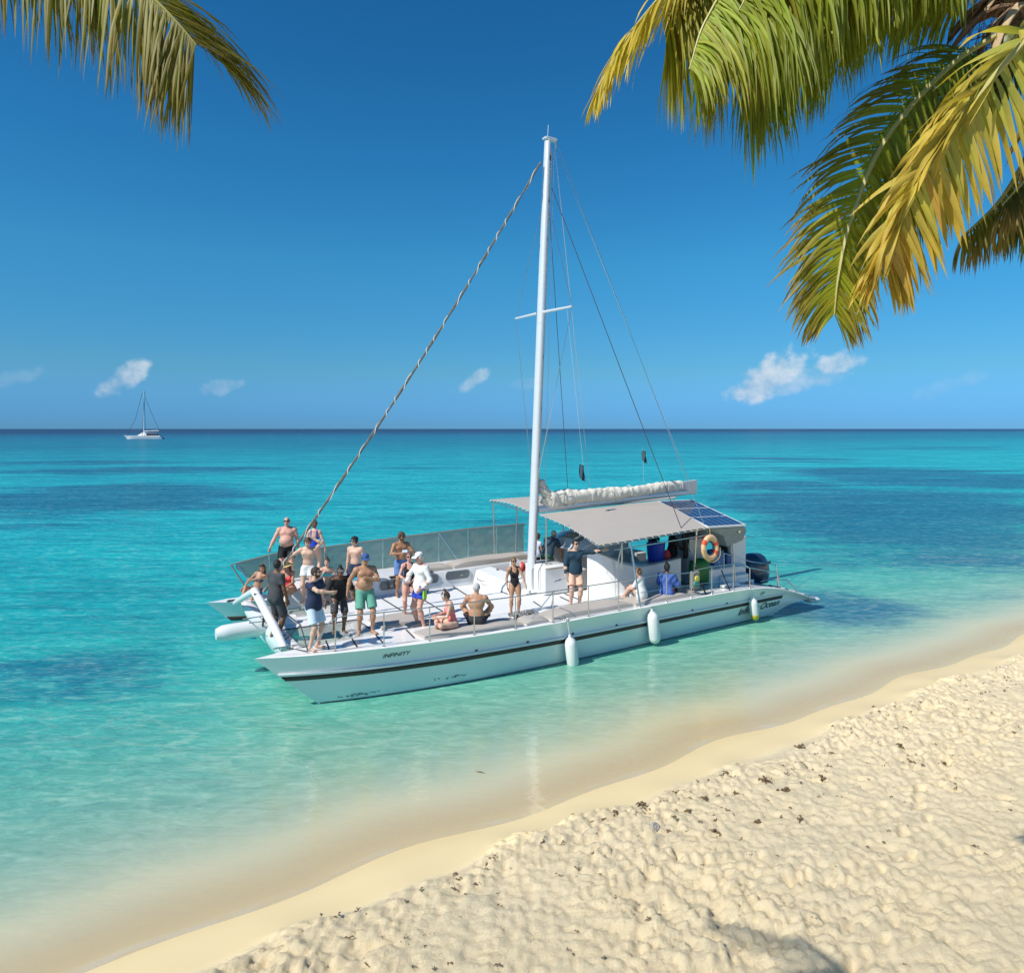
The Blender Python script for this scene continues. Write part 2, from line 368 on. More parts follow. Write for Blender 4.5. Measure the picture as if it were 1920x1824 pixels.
def sea_material():
    m = bpy.data.materials.new('sea_water'); m.use_nodes = True; t = NT(m.node_tree); t.N.clear()
    g = t.n('ShaderNodeNewGeometry'); pos = g.outputs['Position']
    off = t.n('ShaderNodeAttribute', attribute_name='offshore').outputs['Fac']
    weed_shade = t.n('ShaderNodeAttribute', attribute_name='seagrass_shade').outputs['Fac']
    mp = t.n('ShaderNodeMapping', i_0=pos); mp.inputs['Rotation'].default_value = (0, 0, R(-14)); mp.inputs['Scale'].default_value = (0.38, 1.0, 1.0)
    wv = mp.outputs[0]
    big = t.n('ShaderNodeTexNoise', i_Vector=wv, i_Scale=0.10, i_Detail=5.0, i_Roughness=0.6)
    mid = t.n('ShaderNodeTexNoise', i_Vector=wv, i_Scale=0.9, i_Detail=4.0, i_Roughness=0.6, i_Distortion=0.6)
    fin = t.n('ShaderNodeTexNoise', i_Vector=wv, i_Scale=3.6, i_Detail=4.0, i_Roughness=0.62, i_Distortion=0.8)
    x = t.m('ADD', off, t.m('MULTIPLY', t.m('SUBTRACT', big.outputs[0], 0.5), 0.030))
    x = t.m('ADD', x, t.m('MULTIPLY', t.m('SUBTRACT', mid.outputs[0], 0.5), 0.022))
    C = lambda r, g_, b_, k=0.95: tuple(v*k for v in srgb(r, g_, b_))
    col = t.ramp(x, [(0.00, C(244, 220, 168)), (0.06, C(238, 218, 168)), (0.10, C(218, 210, 168)), (0.141, C(178, 194, 162)), (0.18, C(138, 183, 156)),
                     (0.24, C(98, 180, 156)), (0.30, C(54, 172, 160)), (0.37, C(26, 168, 168)), (0.44, C(15, 168, 172)), (0.53, C(13, 167, 177)), (0.62, C(12, 148, 164)),
                     (0.69, C(10, 122, 146)), (0.78, C(9, 106, 138)), (0.86, C(6, 70, 112)), (0.91, C(6, 42, 88))])
    wm = t.ss(t.m('ADD', weed_shade, t.m('ADD', t.m('MULTIPLY', t.m('SUBTRACT', mid.outputs[0], 0.5), 0.45), t.m('ADD', t.m('MULTIPLY', t.m('SUBTRACT', big.outputs[0], 0.5), 1.9), t.m('MULTIPLY', t.m('SUBTRACT', fin.outputs[0], 0.5), 0.5)))), 0.22, 0.72)
    col = t.mix(t.m('MULTIPLY', wm, 0.78), col, C(12, 88, 122))
    # web of focused sunlight (caustics) painted into the colour of the shallows
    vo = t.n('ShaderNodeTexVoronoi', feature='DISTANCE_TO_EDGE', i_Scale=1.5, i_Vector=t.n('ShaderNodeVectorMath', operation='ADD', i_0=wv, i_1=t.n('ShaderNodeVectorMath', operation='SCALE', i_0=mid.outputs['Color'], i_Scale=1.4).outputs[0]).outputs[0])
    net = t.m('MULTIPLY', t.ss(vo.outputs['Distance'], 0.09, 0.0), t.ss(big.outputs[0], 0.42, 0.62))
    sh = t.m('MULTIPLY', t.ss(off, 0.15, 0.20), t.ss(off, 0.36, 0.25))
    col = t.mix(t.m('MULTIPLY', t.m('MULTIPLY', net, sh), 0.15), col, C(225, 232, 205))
    lap = t.m('MULTIPLY', t.m('MULTIPLY', t.ss(off, 0.002, 0.006), t.ss(off, 0.022, 0.010)), t.ss(mid.outputs[0], 0.40, 0.62))   # thin broken lapping edge
    col = t.mix(t.m('MULTIPLY', lap, 0.5), col, C(244, 238, 220))
    # light and dark of the wave faces: short, low chop
    cap = t.m('MULTIPLY', t.m('MULTIPLY', t.ss(fin.outputs[0], 0.60, 0.78), t.ss(mid.outputs[0], 0.5, 0.7)), t.ss(off, 0.2, 0.27))
    col = t.mix(t.m('MULTIPLY', cap, 0.30), col, C(150, 215, 205))
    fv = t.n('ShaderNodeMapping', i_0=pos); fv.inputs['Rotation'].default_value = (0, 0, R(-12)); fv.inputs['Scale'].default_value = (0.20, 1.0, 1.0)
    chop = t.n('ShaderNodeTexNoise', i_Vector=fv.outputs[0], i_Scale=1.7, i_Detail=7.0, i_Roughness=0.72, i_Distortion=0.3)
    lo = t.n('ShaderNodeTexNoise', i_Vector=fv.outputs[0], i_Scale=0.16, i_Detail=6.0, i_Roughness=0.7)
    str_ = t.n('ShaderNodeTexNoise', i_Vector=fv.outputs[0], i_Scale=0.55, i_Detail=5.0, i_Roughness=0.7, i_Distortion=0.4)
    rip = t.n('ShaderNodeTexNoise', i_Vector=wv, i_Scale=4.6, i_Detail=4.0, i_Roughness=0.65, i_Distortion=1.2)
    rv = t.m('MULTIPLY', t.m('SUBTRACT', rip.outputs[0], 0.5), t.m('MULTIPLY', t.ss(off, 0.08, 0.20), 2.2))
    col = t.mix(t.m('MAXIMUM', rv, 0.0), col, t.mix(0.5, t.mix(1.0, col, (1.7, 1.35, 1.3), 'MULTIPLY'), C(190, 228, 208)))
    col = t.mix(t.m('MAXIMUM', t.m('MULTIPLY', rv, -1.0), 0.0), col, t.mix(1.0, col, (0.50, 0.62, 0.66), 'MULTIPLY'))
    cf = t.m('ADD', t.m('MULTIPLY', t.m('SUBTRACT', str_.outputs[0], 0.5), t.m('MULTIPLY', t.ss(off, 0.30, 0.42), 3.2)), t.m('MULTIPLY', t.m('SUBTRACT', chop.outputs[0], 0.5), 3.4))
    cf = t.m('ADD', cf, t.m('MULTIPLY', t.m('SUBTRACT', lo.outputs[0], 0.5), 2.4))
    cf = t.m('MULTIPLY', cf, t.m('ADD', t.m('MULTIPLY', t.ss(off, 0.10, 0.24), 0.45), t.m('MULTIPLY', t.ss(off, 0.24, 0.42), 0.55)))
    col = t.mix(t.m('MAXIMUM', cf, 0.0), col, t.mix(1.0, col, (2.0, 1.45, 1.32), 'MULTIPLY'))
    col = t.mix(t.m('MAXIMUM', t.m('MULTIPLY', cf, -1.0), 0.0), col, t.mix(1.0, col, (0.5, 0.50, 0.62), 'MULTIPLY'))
    h = t.m('ADD', t.m('MULTIPLY', mid.outputs[0], 1.0), t.m('MULTIPLY', fin.outputs[0], 0.34))
    h = t.m('ADD', h, t.m('MULTIPLY', t.n('ShaderNodeTexNoise', i_Vector=wv, i_Scale=11.0, i_Detail=3.0).outputs[0], 0.10))
    bp = t.n('ShaderNodeBump', i_Distance=0.22, i_Height=h); t.L.new(t.m('ADD', 0.10, t.m('MULTIPLY', t.ss(off, 0.10, 0.36), 0.75)), bp.inputs['Strength'])
    nrm = bp.outputs[0]
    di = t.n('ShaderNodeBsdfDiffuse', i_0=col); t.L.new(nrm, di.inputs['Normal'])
    gl = t.n('ShaderNodeBsdfGlossy', i_0=(1, 1, 1, 1), i_Roughness=0.10); t.L.new(nrm, gl.inputs['Normal'])
    fr = t.n('ShaderNodeFresnel', i_0=1.33); t.L.new(nrm, fr.inputs['Normal'])
    fac = t.m('MINIMUM', t.m('MULTIPLY', fr.outputs[0], 0.60), 0.20)
    tr = t.n('ShaderNodeBsdfTransparent', i_0=(0.97, 0.985, 0.965, 1))
    body = t.n('ShaderNodeMixShader', i_1=tr.outputs[0], i_2=di.outputs[0]); t.L.new(t.m('MAXIMUM', t.ss(off, -0.02, 0.12), t.m('MULTIPLY', lap, 0.5)), body.inputs[0])
    s = t.n('ShaderNodeMixShader', i_0=fac, i_1=body.outputs[0], i_2=gl.outputs[0])
    t.n('ShaderNodeOutputMaterial', i_0=s.outputs[0]); return m
WEED = [(-35.7, 64.2, 15, 18, 1.0), (-54.6, 109, 22, 12, .8), (-79, 133, 24, 12, .6), (-10.8, 18.9, 3.8, 3.2, .50), (24.5, 52, 10, 22, .9), (34, 60, 16, 22, .8),
        (52.5, 95.6, 19, 24, .9), (54, 146, 18, 14, .6), (29, 82, 9, 6, .75), (10.5, 25.2, 3.2, 3.2, .7), (-12.6, 111, 18, 8, .4), (132, 236, 45, 28, .5), (-130, 250, 60, 30, .4), (20, 200, 60, 16, .3)]  # seagrass beds; the patch by the stern is boat shade painted into the water
nr, na = 300, 260
rad = np.concatenate([[0.5], np.geomspace(3.0, 60000, nr-1)]); ang = np.linspace(R(-88), R(88), na)
RR, AA = np.meshgrid(rad, ang, indexing='ij'); X = RR*np.sin(AA); Y = RR*np.cos(AA)
V = np.stack([X, Y, np.zeros_like(X)], -1).reshape(-1, 3)
i = np.arange((nr-1)*(na-1)); b = (i//(na-1))*na+i % (na-1); F = np.stack([b, b+na, b+na+1, b+1], -1)
a = V[:, 0]*E1[0]+V[:, 1]*E1[1]; s = shore_c(a)-(V[:, 0]*N1[0]+V[:, 1]*N1[1])
F = F[(s[F] > -1.2).any(1)]
offv = np.log10(1+np.maximum(s, 0))/math.log10(3001)
wd = np.zeros(len(V))
for (cx, cyy, rx, ry, st) in WEED:  # seagrass beds, and the boat shade painted by the stern
    wd = np.maximum(wd, st*np.exp(-(np.abs((V[:, 0]-cx)/rx)**2.4+np.abs((V[:, 1]-cyy)/ry)**2.4)))
used = np.unique(F)
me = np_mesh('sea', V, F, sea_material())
me.attributes.new('offshore', 'FLOAT', 'POINT').data.foreach_set('value', offv[used].astype(np.float32))
me.attributes.new('seagrass_shade', 'FLOAT', 'POINT').data.foreach_set('value', wd[used].astype(np.float32))
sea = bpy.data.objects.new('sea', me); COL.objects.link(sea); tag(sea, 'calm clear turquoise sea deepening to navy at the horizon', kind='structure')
def pt(px, py, d):
    """a point seen at photograph pixel (px, py) at distance d in front of the camera"""
    return ((px-960)*d/FOC, d, CAM_H-(py-804)*d/FOC)
# ---------------------------------------------------------------- the catamaran
TH = R(31.3); BO = Vector((-4.16988, 16.21622, 0)); BA = Vector((math.cos(TH), math.sin(TH), 0)); BB = Vector((-math.sin(TH), math.cos(TH), 0))
def bw(u, v, z): return BO+BA*u+BB*v+Vector((0, 0, z))
boat = empty('catamaran', BO, TH)
tag(boat, 'large white sailing catamaran crowded with people, beige canopy and brown side stripe', 'catamaran')
ip = lambda x, t: float(np.interp(x, [a for a, b in t], [b for a, b in t]))
T_SH = [(0, .1), (.45, -.06), (.97, -.19), (1.64, -.31), (2.57, -.44), (3.9, -.55), (5.8, -.62), (6.9, -.62), (9, -.52), (12.9, -.33), (14.8, -.27), (16.4, -.22), (18.1, -.12)]
T_WL = [(0, .1), (.6, -.03), (1.2, -.14), (2.5, -.28), (3.7, -.35), (6, -.33), (8, -.24), (11.4, -.03), (14, .12), (16.7, .25)]
T_Z = [(-1.37, 1.2), (0, 1.17), (3, 1.13), (8, 1.12), (11.5, 1.115), (13.36, 1.10), (14.09, 1.04), (14.63, .95), (15.61, .68), (16.65, .34)]
def sm(x, t):     # a slightly rounded table look-up
    return (ip(x-.3, t)+2*ip(x, t)+ip(x+.3, t))/4 if t[0][0]+.3 < x else ip(x, t)
def sheer_z(u): return sm(u, T_Z) if u > -1 else ip(u, T_Z)
def hull_out(u, z):
    h = z/max(sheer_z(u), .05); hc = min(max(h, -0.4), 1)
    x = u+1.37*hc; k = max(hc, 0)**1.3 if hc > 0 else 0
    vv = sm(x, T_WL)+(sm(x, T_SH)-sm(x, T_WL))*k
    if hc > .56: vv += 0.05*math.sin(math.pi*(hc-.56)/.44)*min(1, max(0, x/3))   # hollow upper panel
    if hc < 0: vv += -0.35*hc*min(1, max(x, 0)/2)
    return vv
def cline(u): return .1+.02*max(u, 0)
def hull_in(u, z): return 2*cline(u)-hull_out(u, z)
HS = [-.32, -.12, 0, .1, .2, .3, .4, .5, .56, .62, .7, .78, .86, .93, .985, 1.0]
TT = [0, .012, .03, .055, .085, .12, .16, .2, .25, .3, .36, .42, .5, .58, .66, .74, .8, .85, .89, .92, .945, .965, .982, 1]
def hull_mesh(mirror):
    mb = MB(); f = (lambda v: 6.1-v) if mirror else (lambda v: v)
    outr, inr = [], []
    for h in HS:
        us, ue = -1.37*h, 14.8+1.85*max(h, 0)
        ro, ri = [], []
        for t in TT:
            u = us+(ue-us)*t; z = h*sheer_z(u)
            vo = hull_out(u, z); ce = .1+(cline(u)-.1)*min(1, t*6)
            if t == 0: vo = .1
            ro.append((u, f(vo), z)); ri.append((u, f(2*ce-vo if t > 0 else .1), z))
        outr.append(ro); inr.append(ri)
    mb.grid(outr); mb.grid(inr, flip=True)
    mb.grid([[r[-1] for r in outr], [r[-1] for r in inr]])                 # transom
    o_, i_ = outr[-1], inr[-1]                                             # rounded gunwale and side deck
    rows = [[(p[0], p[1], p[2]) for p in o_]]
    for a, dzz in ((.05, .018), (.14, .012), (.5, .0), (.86, .012), (.95, .018), (1, 0)):
        rows.append([(o_[k][0], o_[k][1]+(i_[k][1]-o_[k][1])*a, o_[k][2]+dzz*(1 if k > 1 else 0)) for k in range(len(o_))])
    mb.grid(rows)
    return mb
hull = hull_mesh(False).build('hull', HULLW, boat); tag(hull, 'near white hull with brown stripe and lettering')
hull2 = hull_mesh(True).build('hull', HULLW, boat); tag(hull2, 'far white hull')
def strake(u0, u1, z0, z1, th, n=60, zf0=None, inner=False, f=lambda v: v):
    rows = [[], [], [], []]
    for i in range(n+1):
        u = u0+(u1-u0)*i/n
        a = z0(u) if callable(z0) else z0; b_ = z1(u) if callable(z1) else z1
        ua, ub = max(u, -1.372*a/sheer_z(max(u, -1))), max(u, -1.372*b_/sheer_z(max(u, -1)))
        side = (lambda z: f(hull_out(ua if z == a else ub, z))) if not inner else (lambda z: f(hull_in(ua if z == a else ub, z)))
        sg = (-1 if not inner else 1)*(1 if f(1) > f(0) else -1)
        rows[0].append((ua, side(a)-sg*.02, a)); rows[1].append((ua, side(a)+sg*th, a)); rows[2].append((ub, side(b_)+sg*th, b_)); rows[3].append((ub, side(b_)-sg*.02, b_))
    mb = MB(); mb.grid(rows); return mb
STZ = [(-1, .745), (0, .715), (1, .69), (3, .665), (6, .655), (9, .655), (13, .65), (15.6, .69)]
zst = lambda u: ip(u, STZ)
for hh, f in ((hull, lambda v: v), (hull2, lambda v: 6.1-v)):
    strake(-.83, 15.0, lambda u: zst(u)-.118, zst, .016, f=f).build('stripe', STRIPE, hh, auto=False)
    strake(-.88, 15.1, zst, lambda u: zst(u)+.05, .045, f=f).build('rub_rail', GEL, hh)
    strake(-.83, 14.0, lambda u: zst(u)-.118, zst, .014, f=f, inner=True).build('stripe', STRIPE, hh, auto=False)
    # boot line at the waterline
    strake(.02, 14.6, -.02, .03, .004, f=f).build('waterline_stain', mat('algae_stain', (.20, .22, .17), .8, var=.5, scale=3), hh, auto=False)
def hull_text(txt, u0, z0, size, shear=0.0, slope=0.0, m=LETTER, stretch=1.0, rot=0.0):
    cu = bpy.data.curves.new('lettering', 'FONT'); cu.body = txt; cu.size = size; cu.shear = shear; cu.offset = size*.012
    o = bpy.data.objects.new('tmp_text', cu); COL.objects.link(o); bpy.context.view_layer.update()
    me = bpy.data.meshes.new_from_object(o.evaluated_get(bpy.context.evaluated_depsgraph_get()))
    bpy.data.objects.remove(o)
    c, s_ = math.cos(rot), math.sin(rot)
    bm = bmesh.new(); bm.from_mesh(me)
    for vtx in bm.verts:
        x, y = vtx.co.x*stretch, vtx.co.y; u = u0+x*c-y*s_; z = z0+x*s_+y*c+slope*x
        vtx.co = (u, hull_out(u, z)-.012, z)
    bm.to_mesh(me); bm.free(); me.materials.clear(); me.materials.append(m)
    t = bpy.data.objects.new('lettering', me); COL.objects.link(t); t.parent = hull; return t
hull_text('INFINITY', 1.30, .905, .125, shear=.25, stretch=1.25)
hull_text('Infinity Ocean', 13.02, .25, .30, shear=.35, stretch=1.12, rot=R(3))
hull_text('EF', 13.88, .80, .15, shear=.2, stretch=1.3)
# worn marks low on the bow and small scuppers above the stripe
mb = MB()
for k in range(46):
    u = random.choice([random.uniform(.35, 1.3), random.uniform(2.55, 3.35)]); z = .10+.05*random.random()+(.06 if u > 2 else -.02)
    l = random.uniform(.02, .08); hgt = random.uniform(.008, .03)
    mb.add([(u, hull_out(u, z)-.01, z), (u+l, hull_out(u+l, z)-.01, z+random.uniform(-.01, .01)), (u+l*.9, hull_out(u+l, z+hgt)-.01, z+hgt), (u+.01, hull_out(u, z+hgt)-.01, z+hgt)], [(0, 1, 2, 3)])
tag(mb.build('scuff_marks', SCUFF, hull, smooth=False), kind='stuff')
for u in (3.62, 5.05, 6.45, 7.95, 9.35, 10.9, 12.4):
    z = zst(u)+.085; mb = MB(); v0 = hull_out(u, z); mb.box((u-.04, v0-.012, z-.02), (u+.04, v0+.02, z+.02), bev=.006); mb.build('scupper', BLACK, hull)

# ---- decks
mb = MB(); rows = []
for u in np.linspace(1.75, 14.6, 40):
    rows.append([(u, cline(u)+.35, 1.075), (u, 1.3, 1.06), (u, 2.2, 1.05), (u, 3.05, 1.055), (u, 3.9, 1.05), (u, 5.2, 1.05), (u, 5.75, 1.05)])
mb.slab(rows, .42); mb.build('deck', DECKW, boat)
mb = MB()                                                        # rounded front nacelle under the deck
prof = [(1.78, 1.045), (1.5, 1.0), (1.32, .9), (1.28, .78), (1.5, .66), (1.9, .6)]
mb.grid([[(a, v, b_) for a, b_ in prof] for v in np.linspace(.55, 5.55, 12)]); mb.build('bridge_front', GEL, boat)
# deck seams / black tread strips running across the boat
for (a, b_) in (((5.72, 5.0), (5.33, 2.5)), ((4.17, 3.9), (3.94, 1.3)), ((3.19, 4.5), (3.10, 2.6)), ((1.55, .85), (1.42, -.05)), ((.95, .75), (.80, -.10)), ((2.35, .9), (2.2, -.05)), ((3.05, 1.5), (2.95, .7)),
                ((6.62, 3.95), (6.62, 3.1)), ((6.75, 1.9), (6.5, .9)), ((7.75, 2.0), (7.55, .85)), ((8.1, 2.25), (8.0, 1.3)), ((.35, .7), (.2, 0.0))):
    mb = MB(); z = 1.075
    for p in (a, b_): z = max(z, 1.0)
    def dz_(u, v): return (1.165 if u < 1.6 else 1.155) if v < cline(u)+.62 and u < 2.6 else 1.078
    rows = []
    for t in np.linspace(0, 1, 6):
        u = a[0]+(b_[0]-a[0])*t; v = a[1]+(b_[1]-a[1])*t; zz = (dz_(u, v))
        if u < 2.6 and v < cline(u)+.6: zz = sheer_z(u)+.022
        rows.append([(u-.016, v, zz), (u+.016, v, zz)])
    mb.slab(rows, .012); mb.build('tread_strip', BLACK, boat, smooth=False)

# ---- forward beam, striker, bow pod, walkway, nets
mb = MB(); rows = []
for v in np.linspace(.35, 5.75, 24):
    k = math.sin(math.pi*(v-.35)/5.4); zt = 1.2+.02*k; zb = .62-.05*k+.35*(1-k)**3; ce = -.35
    rows.append([(ce-.02, v, zb), (ce-.13, v, zb+.2), (ce-.16, v, (zt+zb)/2+.08), (ce-.10, v, zt-.03), (ce, v, zt), (ce+.10, v, zt-.03), (ce+.13, v, (zt+zb)/2+.1), (ce+.06, v, zb+.04)])
mb.grid(rows, closed=True); mb.add(rows[0], [tuple(range(8))]); mb.add(rows[-1], [tuple(range(7, -1, -1))]); mb.build('crossbeam', GEL, boat)
AP = (-.72, 3.0, 2.0)
mb = MB(); mb.tube(crom([(-.62, .55, 1.17), (-.64, 1.3, 1.45), (-.68, 2.3, 1.77), AP], 14), [.085+.02*math.sin(t*2.6) for t in np.linspace(0, 1, 14)], 12)
mb.tube(crom([AP, (-.72, 3.9, 1.72), (-.68, 5.55, 1.2)], 12), list(np.linspace(.10, .075, 12)), 12)
mb.lathe([(.0, -.105), (.08, -.08), (.108, 0), (.08, .08), (0, .105)], 12, M=Matrix.Translation(AP)); mb.build('bow_striker', GEL, boat)
mb = MB(); mb.box((-.79, 2.68, 1.955), (-.62, 2.82, 2.0), bev=.01); mb.build('cleat', BLACK, boat)
for hh, vv, zz in ((hull, .42, 1.24), (hull2, 5.66, 1.24)):
    mb = MB(); mb.tube([(-.86, vv-.02, zz+.03), (-.34, vv-.02, zz+.03)], .014, 6); mb.tube([(-.86, vv+.16, zz-.03), (-.34, vv+.16, zz-.03)], .014, 6)
    for du in (-.72, -.48): mb.tube([(du, vv-.02, zz+.03), (du, vv, 1.17)], .012, 6); mb.tube([(du, vv+.16, zz-.03), (du, vv+.14, 1.17)], .012, 6)
    mb.build('bow_cleat', STEEL if vv < 1 else BLACK, hh)
mb = MB(); a = np.linspace(0, 1, 14); mb.tube([(-1.62+1.9*t, 3.02, 1.06+.05*t) for t in a], [.13, .19]+[.20]*12, 16)
mb.build('bow_pod', GEL, boat)
mb = MB(); mb.tube([(-1.0+.85, 2.70, 1.30), (-1.0+.1, 2.78, 1.29)], .014, 6); mb.tube([(-.2, 3.28, 1.30), (-.95, 3.24, 1.29)], .014, 6)
for du in (-.25, -.55, -.85): mb.tube([(du, 2.74, 1.295), (du, 3.26, 1.295)], .012, 6)
mb.build('anchor_roller', STEEL, boat)
for (p, q) in (((-.62, 2.35, 1.86), (-.55, 2.95, 1.0)), ((-.66, 2.55, 1.9), (-.42, 3.1, .86)), ((-.5, 2.6, .95), (-.35, 3.3, 1.22)), ((-.52, 1.6, 1.62), (-.40, 2.7, 1.2))):
    mb = MB(); mb.tube([p, q], .024, 6); mb.build('striker_strap', DARKROPE, boat)
mb = MB(); mb.slab([[(u, 2.55, 1.09), (u, 3.05, 1.11), (u, 3.55, 1.09)] for u in np.linspace(-.25, 1.9, 6)], .07); mb.build('walkway', DECKW, boat)
def net(v0, v1, u0=-.18, u1=1.72):
    mb = MB(); sp = .075; z = lambda u, v: 1.07-.10*math.sin(math.pi*min(max((u-u0)/(u1-u0), 0), 1))*math.sin(math.pi*min(max((v-v0)/(v1-v0), 0), 1))
    L = (u1-u0)+(v1-v0)
    for sgn in (1, -1):
        c = 0.0
        while c < L:
            pts = []
            for t in np.linspace(0, 1, 7):
                # diagonal line u-u0 = c - (v-v0) or mirrored
                vmin = max(v0, v0+c-(u1-u0)); vmax = min(v1, v0+c); v = vmin+(vmax-vmin)*t; u = u0+c-(v-v0)
                if sgn < 0: v = v1-(v-v0)
                pts.append(Vector((u, v, z(u, v))))
            for p, q in zip(pts[:-1], pts[1:]):
                d = (q-p)
                if d.length < 1e-4: continue
                s_ = Vector((-d.y, d.x, 0)).normalized()*.008
                mb.add([p-s_, q-s_, q+s_, p+s_], [(0, 1, 2, 3)])
            c += sp
    for (p, q) in (((u0, v0), (u1, v0)), ((u1, v0), (u1, v1)), ((u1, v1), (u0, v1)), ((u0, v1), (u0, v0))):
        mb.tube([(p[0], p[1], 1.075), (q[0], q[1], 1.075)], .016, 6, mi=1)
    o = mb.build('trampoline_net', [NETM, DARKROPE], boat, smooth=False); return o
net(.82, 2.52); net(3.58, 5.3)
# dark rope bridle from near bow rail across
mb = MB()
for (p, q) in (((-.25, .05, 1.19), (-.1, 1.15, 1.5)), ((-.1, 1.15, 1.5), (-.35, 1.9, 1.72)), ((-.62, .62, 1.2), (-.25, .05, 1.19)), ((-.1, 1.15, 1.5), (-.62, .9, 1.2))): mb.tube([p, q], .014, 6)
mb.build('bow_bridle', DARKROPE, boat)

# ---- far raised side deck with oval windows
mb = MB(); rows = []
for u, zt in ((.45, 1.2), (.75, 1.44), (1.1, 1.54), (2, 1.55), (4, 1.56), (6, 1.6), (8, 1.64), (9.6, 1.66), (9.9, 1.5), (10.0, 1.1)):
    rows.append([(u, 4.90, 1.0), (u, 4.905, zt-.05), (u, 4.94, zt), (u, 5.5, zt+.005), (u, 6.1, zt), (u, 6.62, zt-.03), (u, 6.66, zt-.08), (u, 6.68, 1.0)])
mb.grid(rows); mb.add(rows[0], [tuple(range(8))]); mb.add(rows[-1], [tuple(range(7, -1, -1))])
coam = mb.build('side_coaming', GEL, boat)
mb = MB(); mb.slab([[(u, 4.86, z), (u, 4.98, z+.01)] for u, z in ((3.6, 1.58), (4.6, 1.6), (5.0, 1.62))], .035); mb.build('coaming_trim', mat('teak_trim', (.12, .06, .04), .5), boat)
for (u0, u1, z0) in ((3.25, 3.95, 1.20), (4.18, 5.22, 1.235), (5.42, 6.30, 1.27), (2.3, 3.0, 1.17)):
    z1 = z0+.30; r = .12; mb = MB(); fr = MB(); pts = []
    for k in range(28):
        t = 2*math.pi*k/28; cx = (u0+r if math.cos(t) < 0 else u1-r); cz = (z0+r if math.sin(t) < 0 else z1-r)
        pts.append((cx+r*math.cos(t), cz+r*math.sin(t)))
    o_ = [(a, 4.888, b_) for a, b_ in pts]; cxx = (u0+u1)/2; czz = (z0+z1)/2
    inn = [(cxx+(a-cxx)*.95, 4.892, czz+(b_-czz)*.9) for a, b_ in pts]
    mb.add(inn, [tuple(range(27, -1, -1))])
    fr.grid([[(a, 4.91, b_) for a, b_ in pts], o_, [(p[0], 4.884, p[2]) for p in inn], [(p[0], 4.9, p[2]) for p in inn]], closed=True)
    wf = fr.build('window', GREYP, boat); mb.build('pane', SMOKE, wf, smooth=False)
    lt = MB(); lt.box((u1-.34, 4.879, z0+.115), (u1-.26, 4.890, z0+.14), bev=.004); lt.build('latch', STEEL, wf)
# sloping white hatch box on the deck
mb = MB(); P = [(6.30, 4.75, 1.05), (6.95, 4.86, 1.05), (7.55, 3.35, 1.05), (6.72, 2.9, 1.05), (6.42, 4.75, 1.56), (7.0, 4.84, 1.6), (7.5, 3.45, 1.42), (6.85, 3.15, 1.28)]
mb.add(P, [(0, 1, 2, 3), (4, 5, 6, 7), (0, 1, 5, 4), (1, 2, 6, 5), (2, 3, 7, 6), (3, 0, 4, 7)])
ob = mb.build('hatch_box', GEL, boat); bv = ob.modifiers.new('b', 'BEVEL'); bv.width = .05; bv.segments = 3
mb = MB(); mb.tube([(6.33, 4.45, 1.35), (6.25, 4.35, 1.35), (6.25, 4.2, 1.33), (6.36, 4.1, 1.31)], .012, 6); mb.build('hatch_latch', BLACK, boat)

# ---- rails, posts and screens
nr_posts = [-.1, .27, 1.33, 2.40, 3.53, 4.65, 5.76, 6.91, 7.96]
RZ = [(-.25, 1.19), (.27, 1.93), (8.75, 1.93)]
vr = lambda u: hull_out(u, 1.1)+.06
for u in nr_posts[1:]:
    mb = MB(); v = vr(u); mb.tube([(u, v, sheer_z(u)), (u, v, 1.92)], .016, 8); mb.lathe([(.04, 0), (.04, .012), (.022, .02), (.02, .05)], 10, M=Matrix.Translation((u, v, sheer_z(u)+.01))); mb.build('post', STEEL, boat)
mb = MB(); mb.tube(crom([(-.3, vr(-.3)+.05, 1.2), (-.05, vr(0), 1.55), (.27, vr(.27), 1.9)]+[(u, vr(u), 1.92) for u in np.linspace(1, 8.7, 12)], 50), .014, 8); mb.build('rail', STEEL, boat)
mb = MB(); mb.tube([(u, vr(u), 1.52) for u in np.linspace(5.8, 8.7, 6)], .006, 6); mb.build('rail_wire', STEEL, boat)
for pp in ([(5.76, vr(5.76), 1.9), (5.25, vr(5.3)+.25, 1.2)], [(5.8, vr(5.8), 1.9), (6.75, 1.0, 1.1)]): mb = MB(); mb.tube(pp, .012, 6); mb.build('rail_brace', STEEL, boat)
fr_ = [(-.62, 2.1), (.67, 2.33), (1.94, 2.37), (3.65, 2.46), (5.97, 2.56), (7.08, 2.6), (9.33, 2.62)]
zf = lambda u: ip(u, fr_)
mb = MB(); mb.tube([(u, 6.5, zf(u)) for u in np.linspace(-.62, 9.4, 30)], .018, 8); mb.build('rail', mat('weathered_rail', (.36, .29, .25), .5, metal=.3), boat)
for u in (.45, 1.6, 2.1, 3.0, 4.0, 5.0, 5.97, 7.08, 8.2, 9.33):
    mb = MB(); mb.tube([(u, 6.5, 1.5), (u, 6.5, zf(u))], .015, 8); mb.build('post', STEEL, boat)
mb = MB(); mb.tube([(-.62, 6.5, 2.1), (-.1, 6.42, 1.2)], .022, 8); mb.build('rail_brace', mat('weathered_rail', (.36, .29, .25)), boat)
for pp in ([(5.97, 6.5, 2.55), (6.25, 5.6, 1.72)], [(-.45, 6.5, 2.1), (-.0, 6.0, 1.3)]): mb = MB(); mb.tube(pp, .016, 8); mb.build('rail_brace', STEEL, boat)
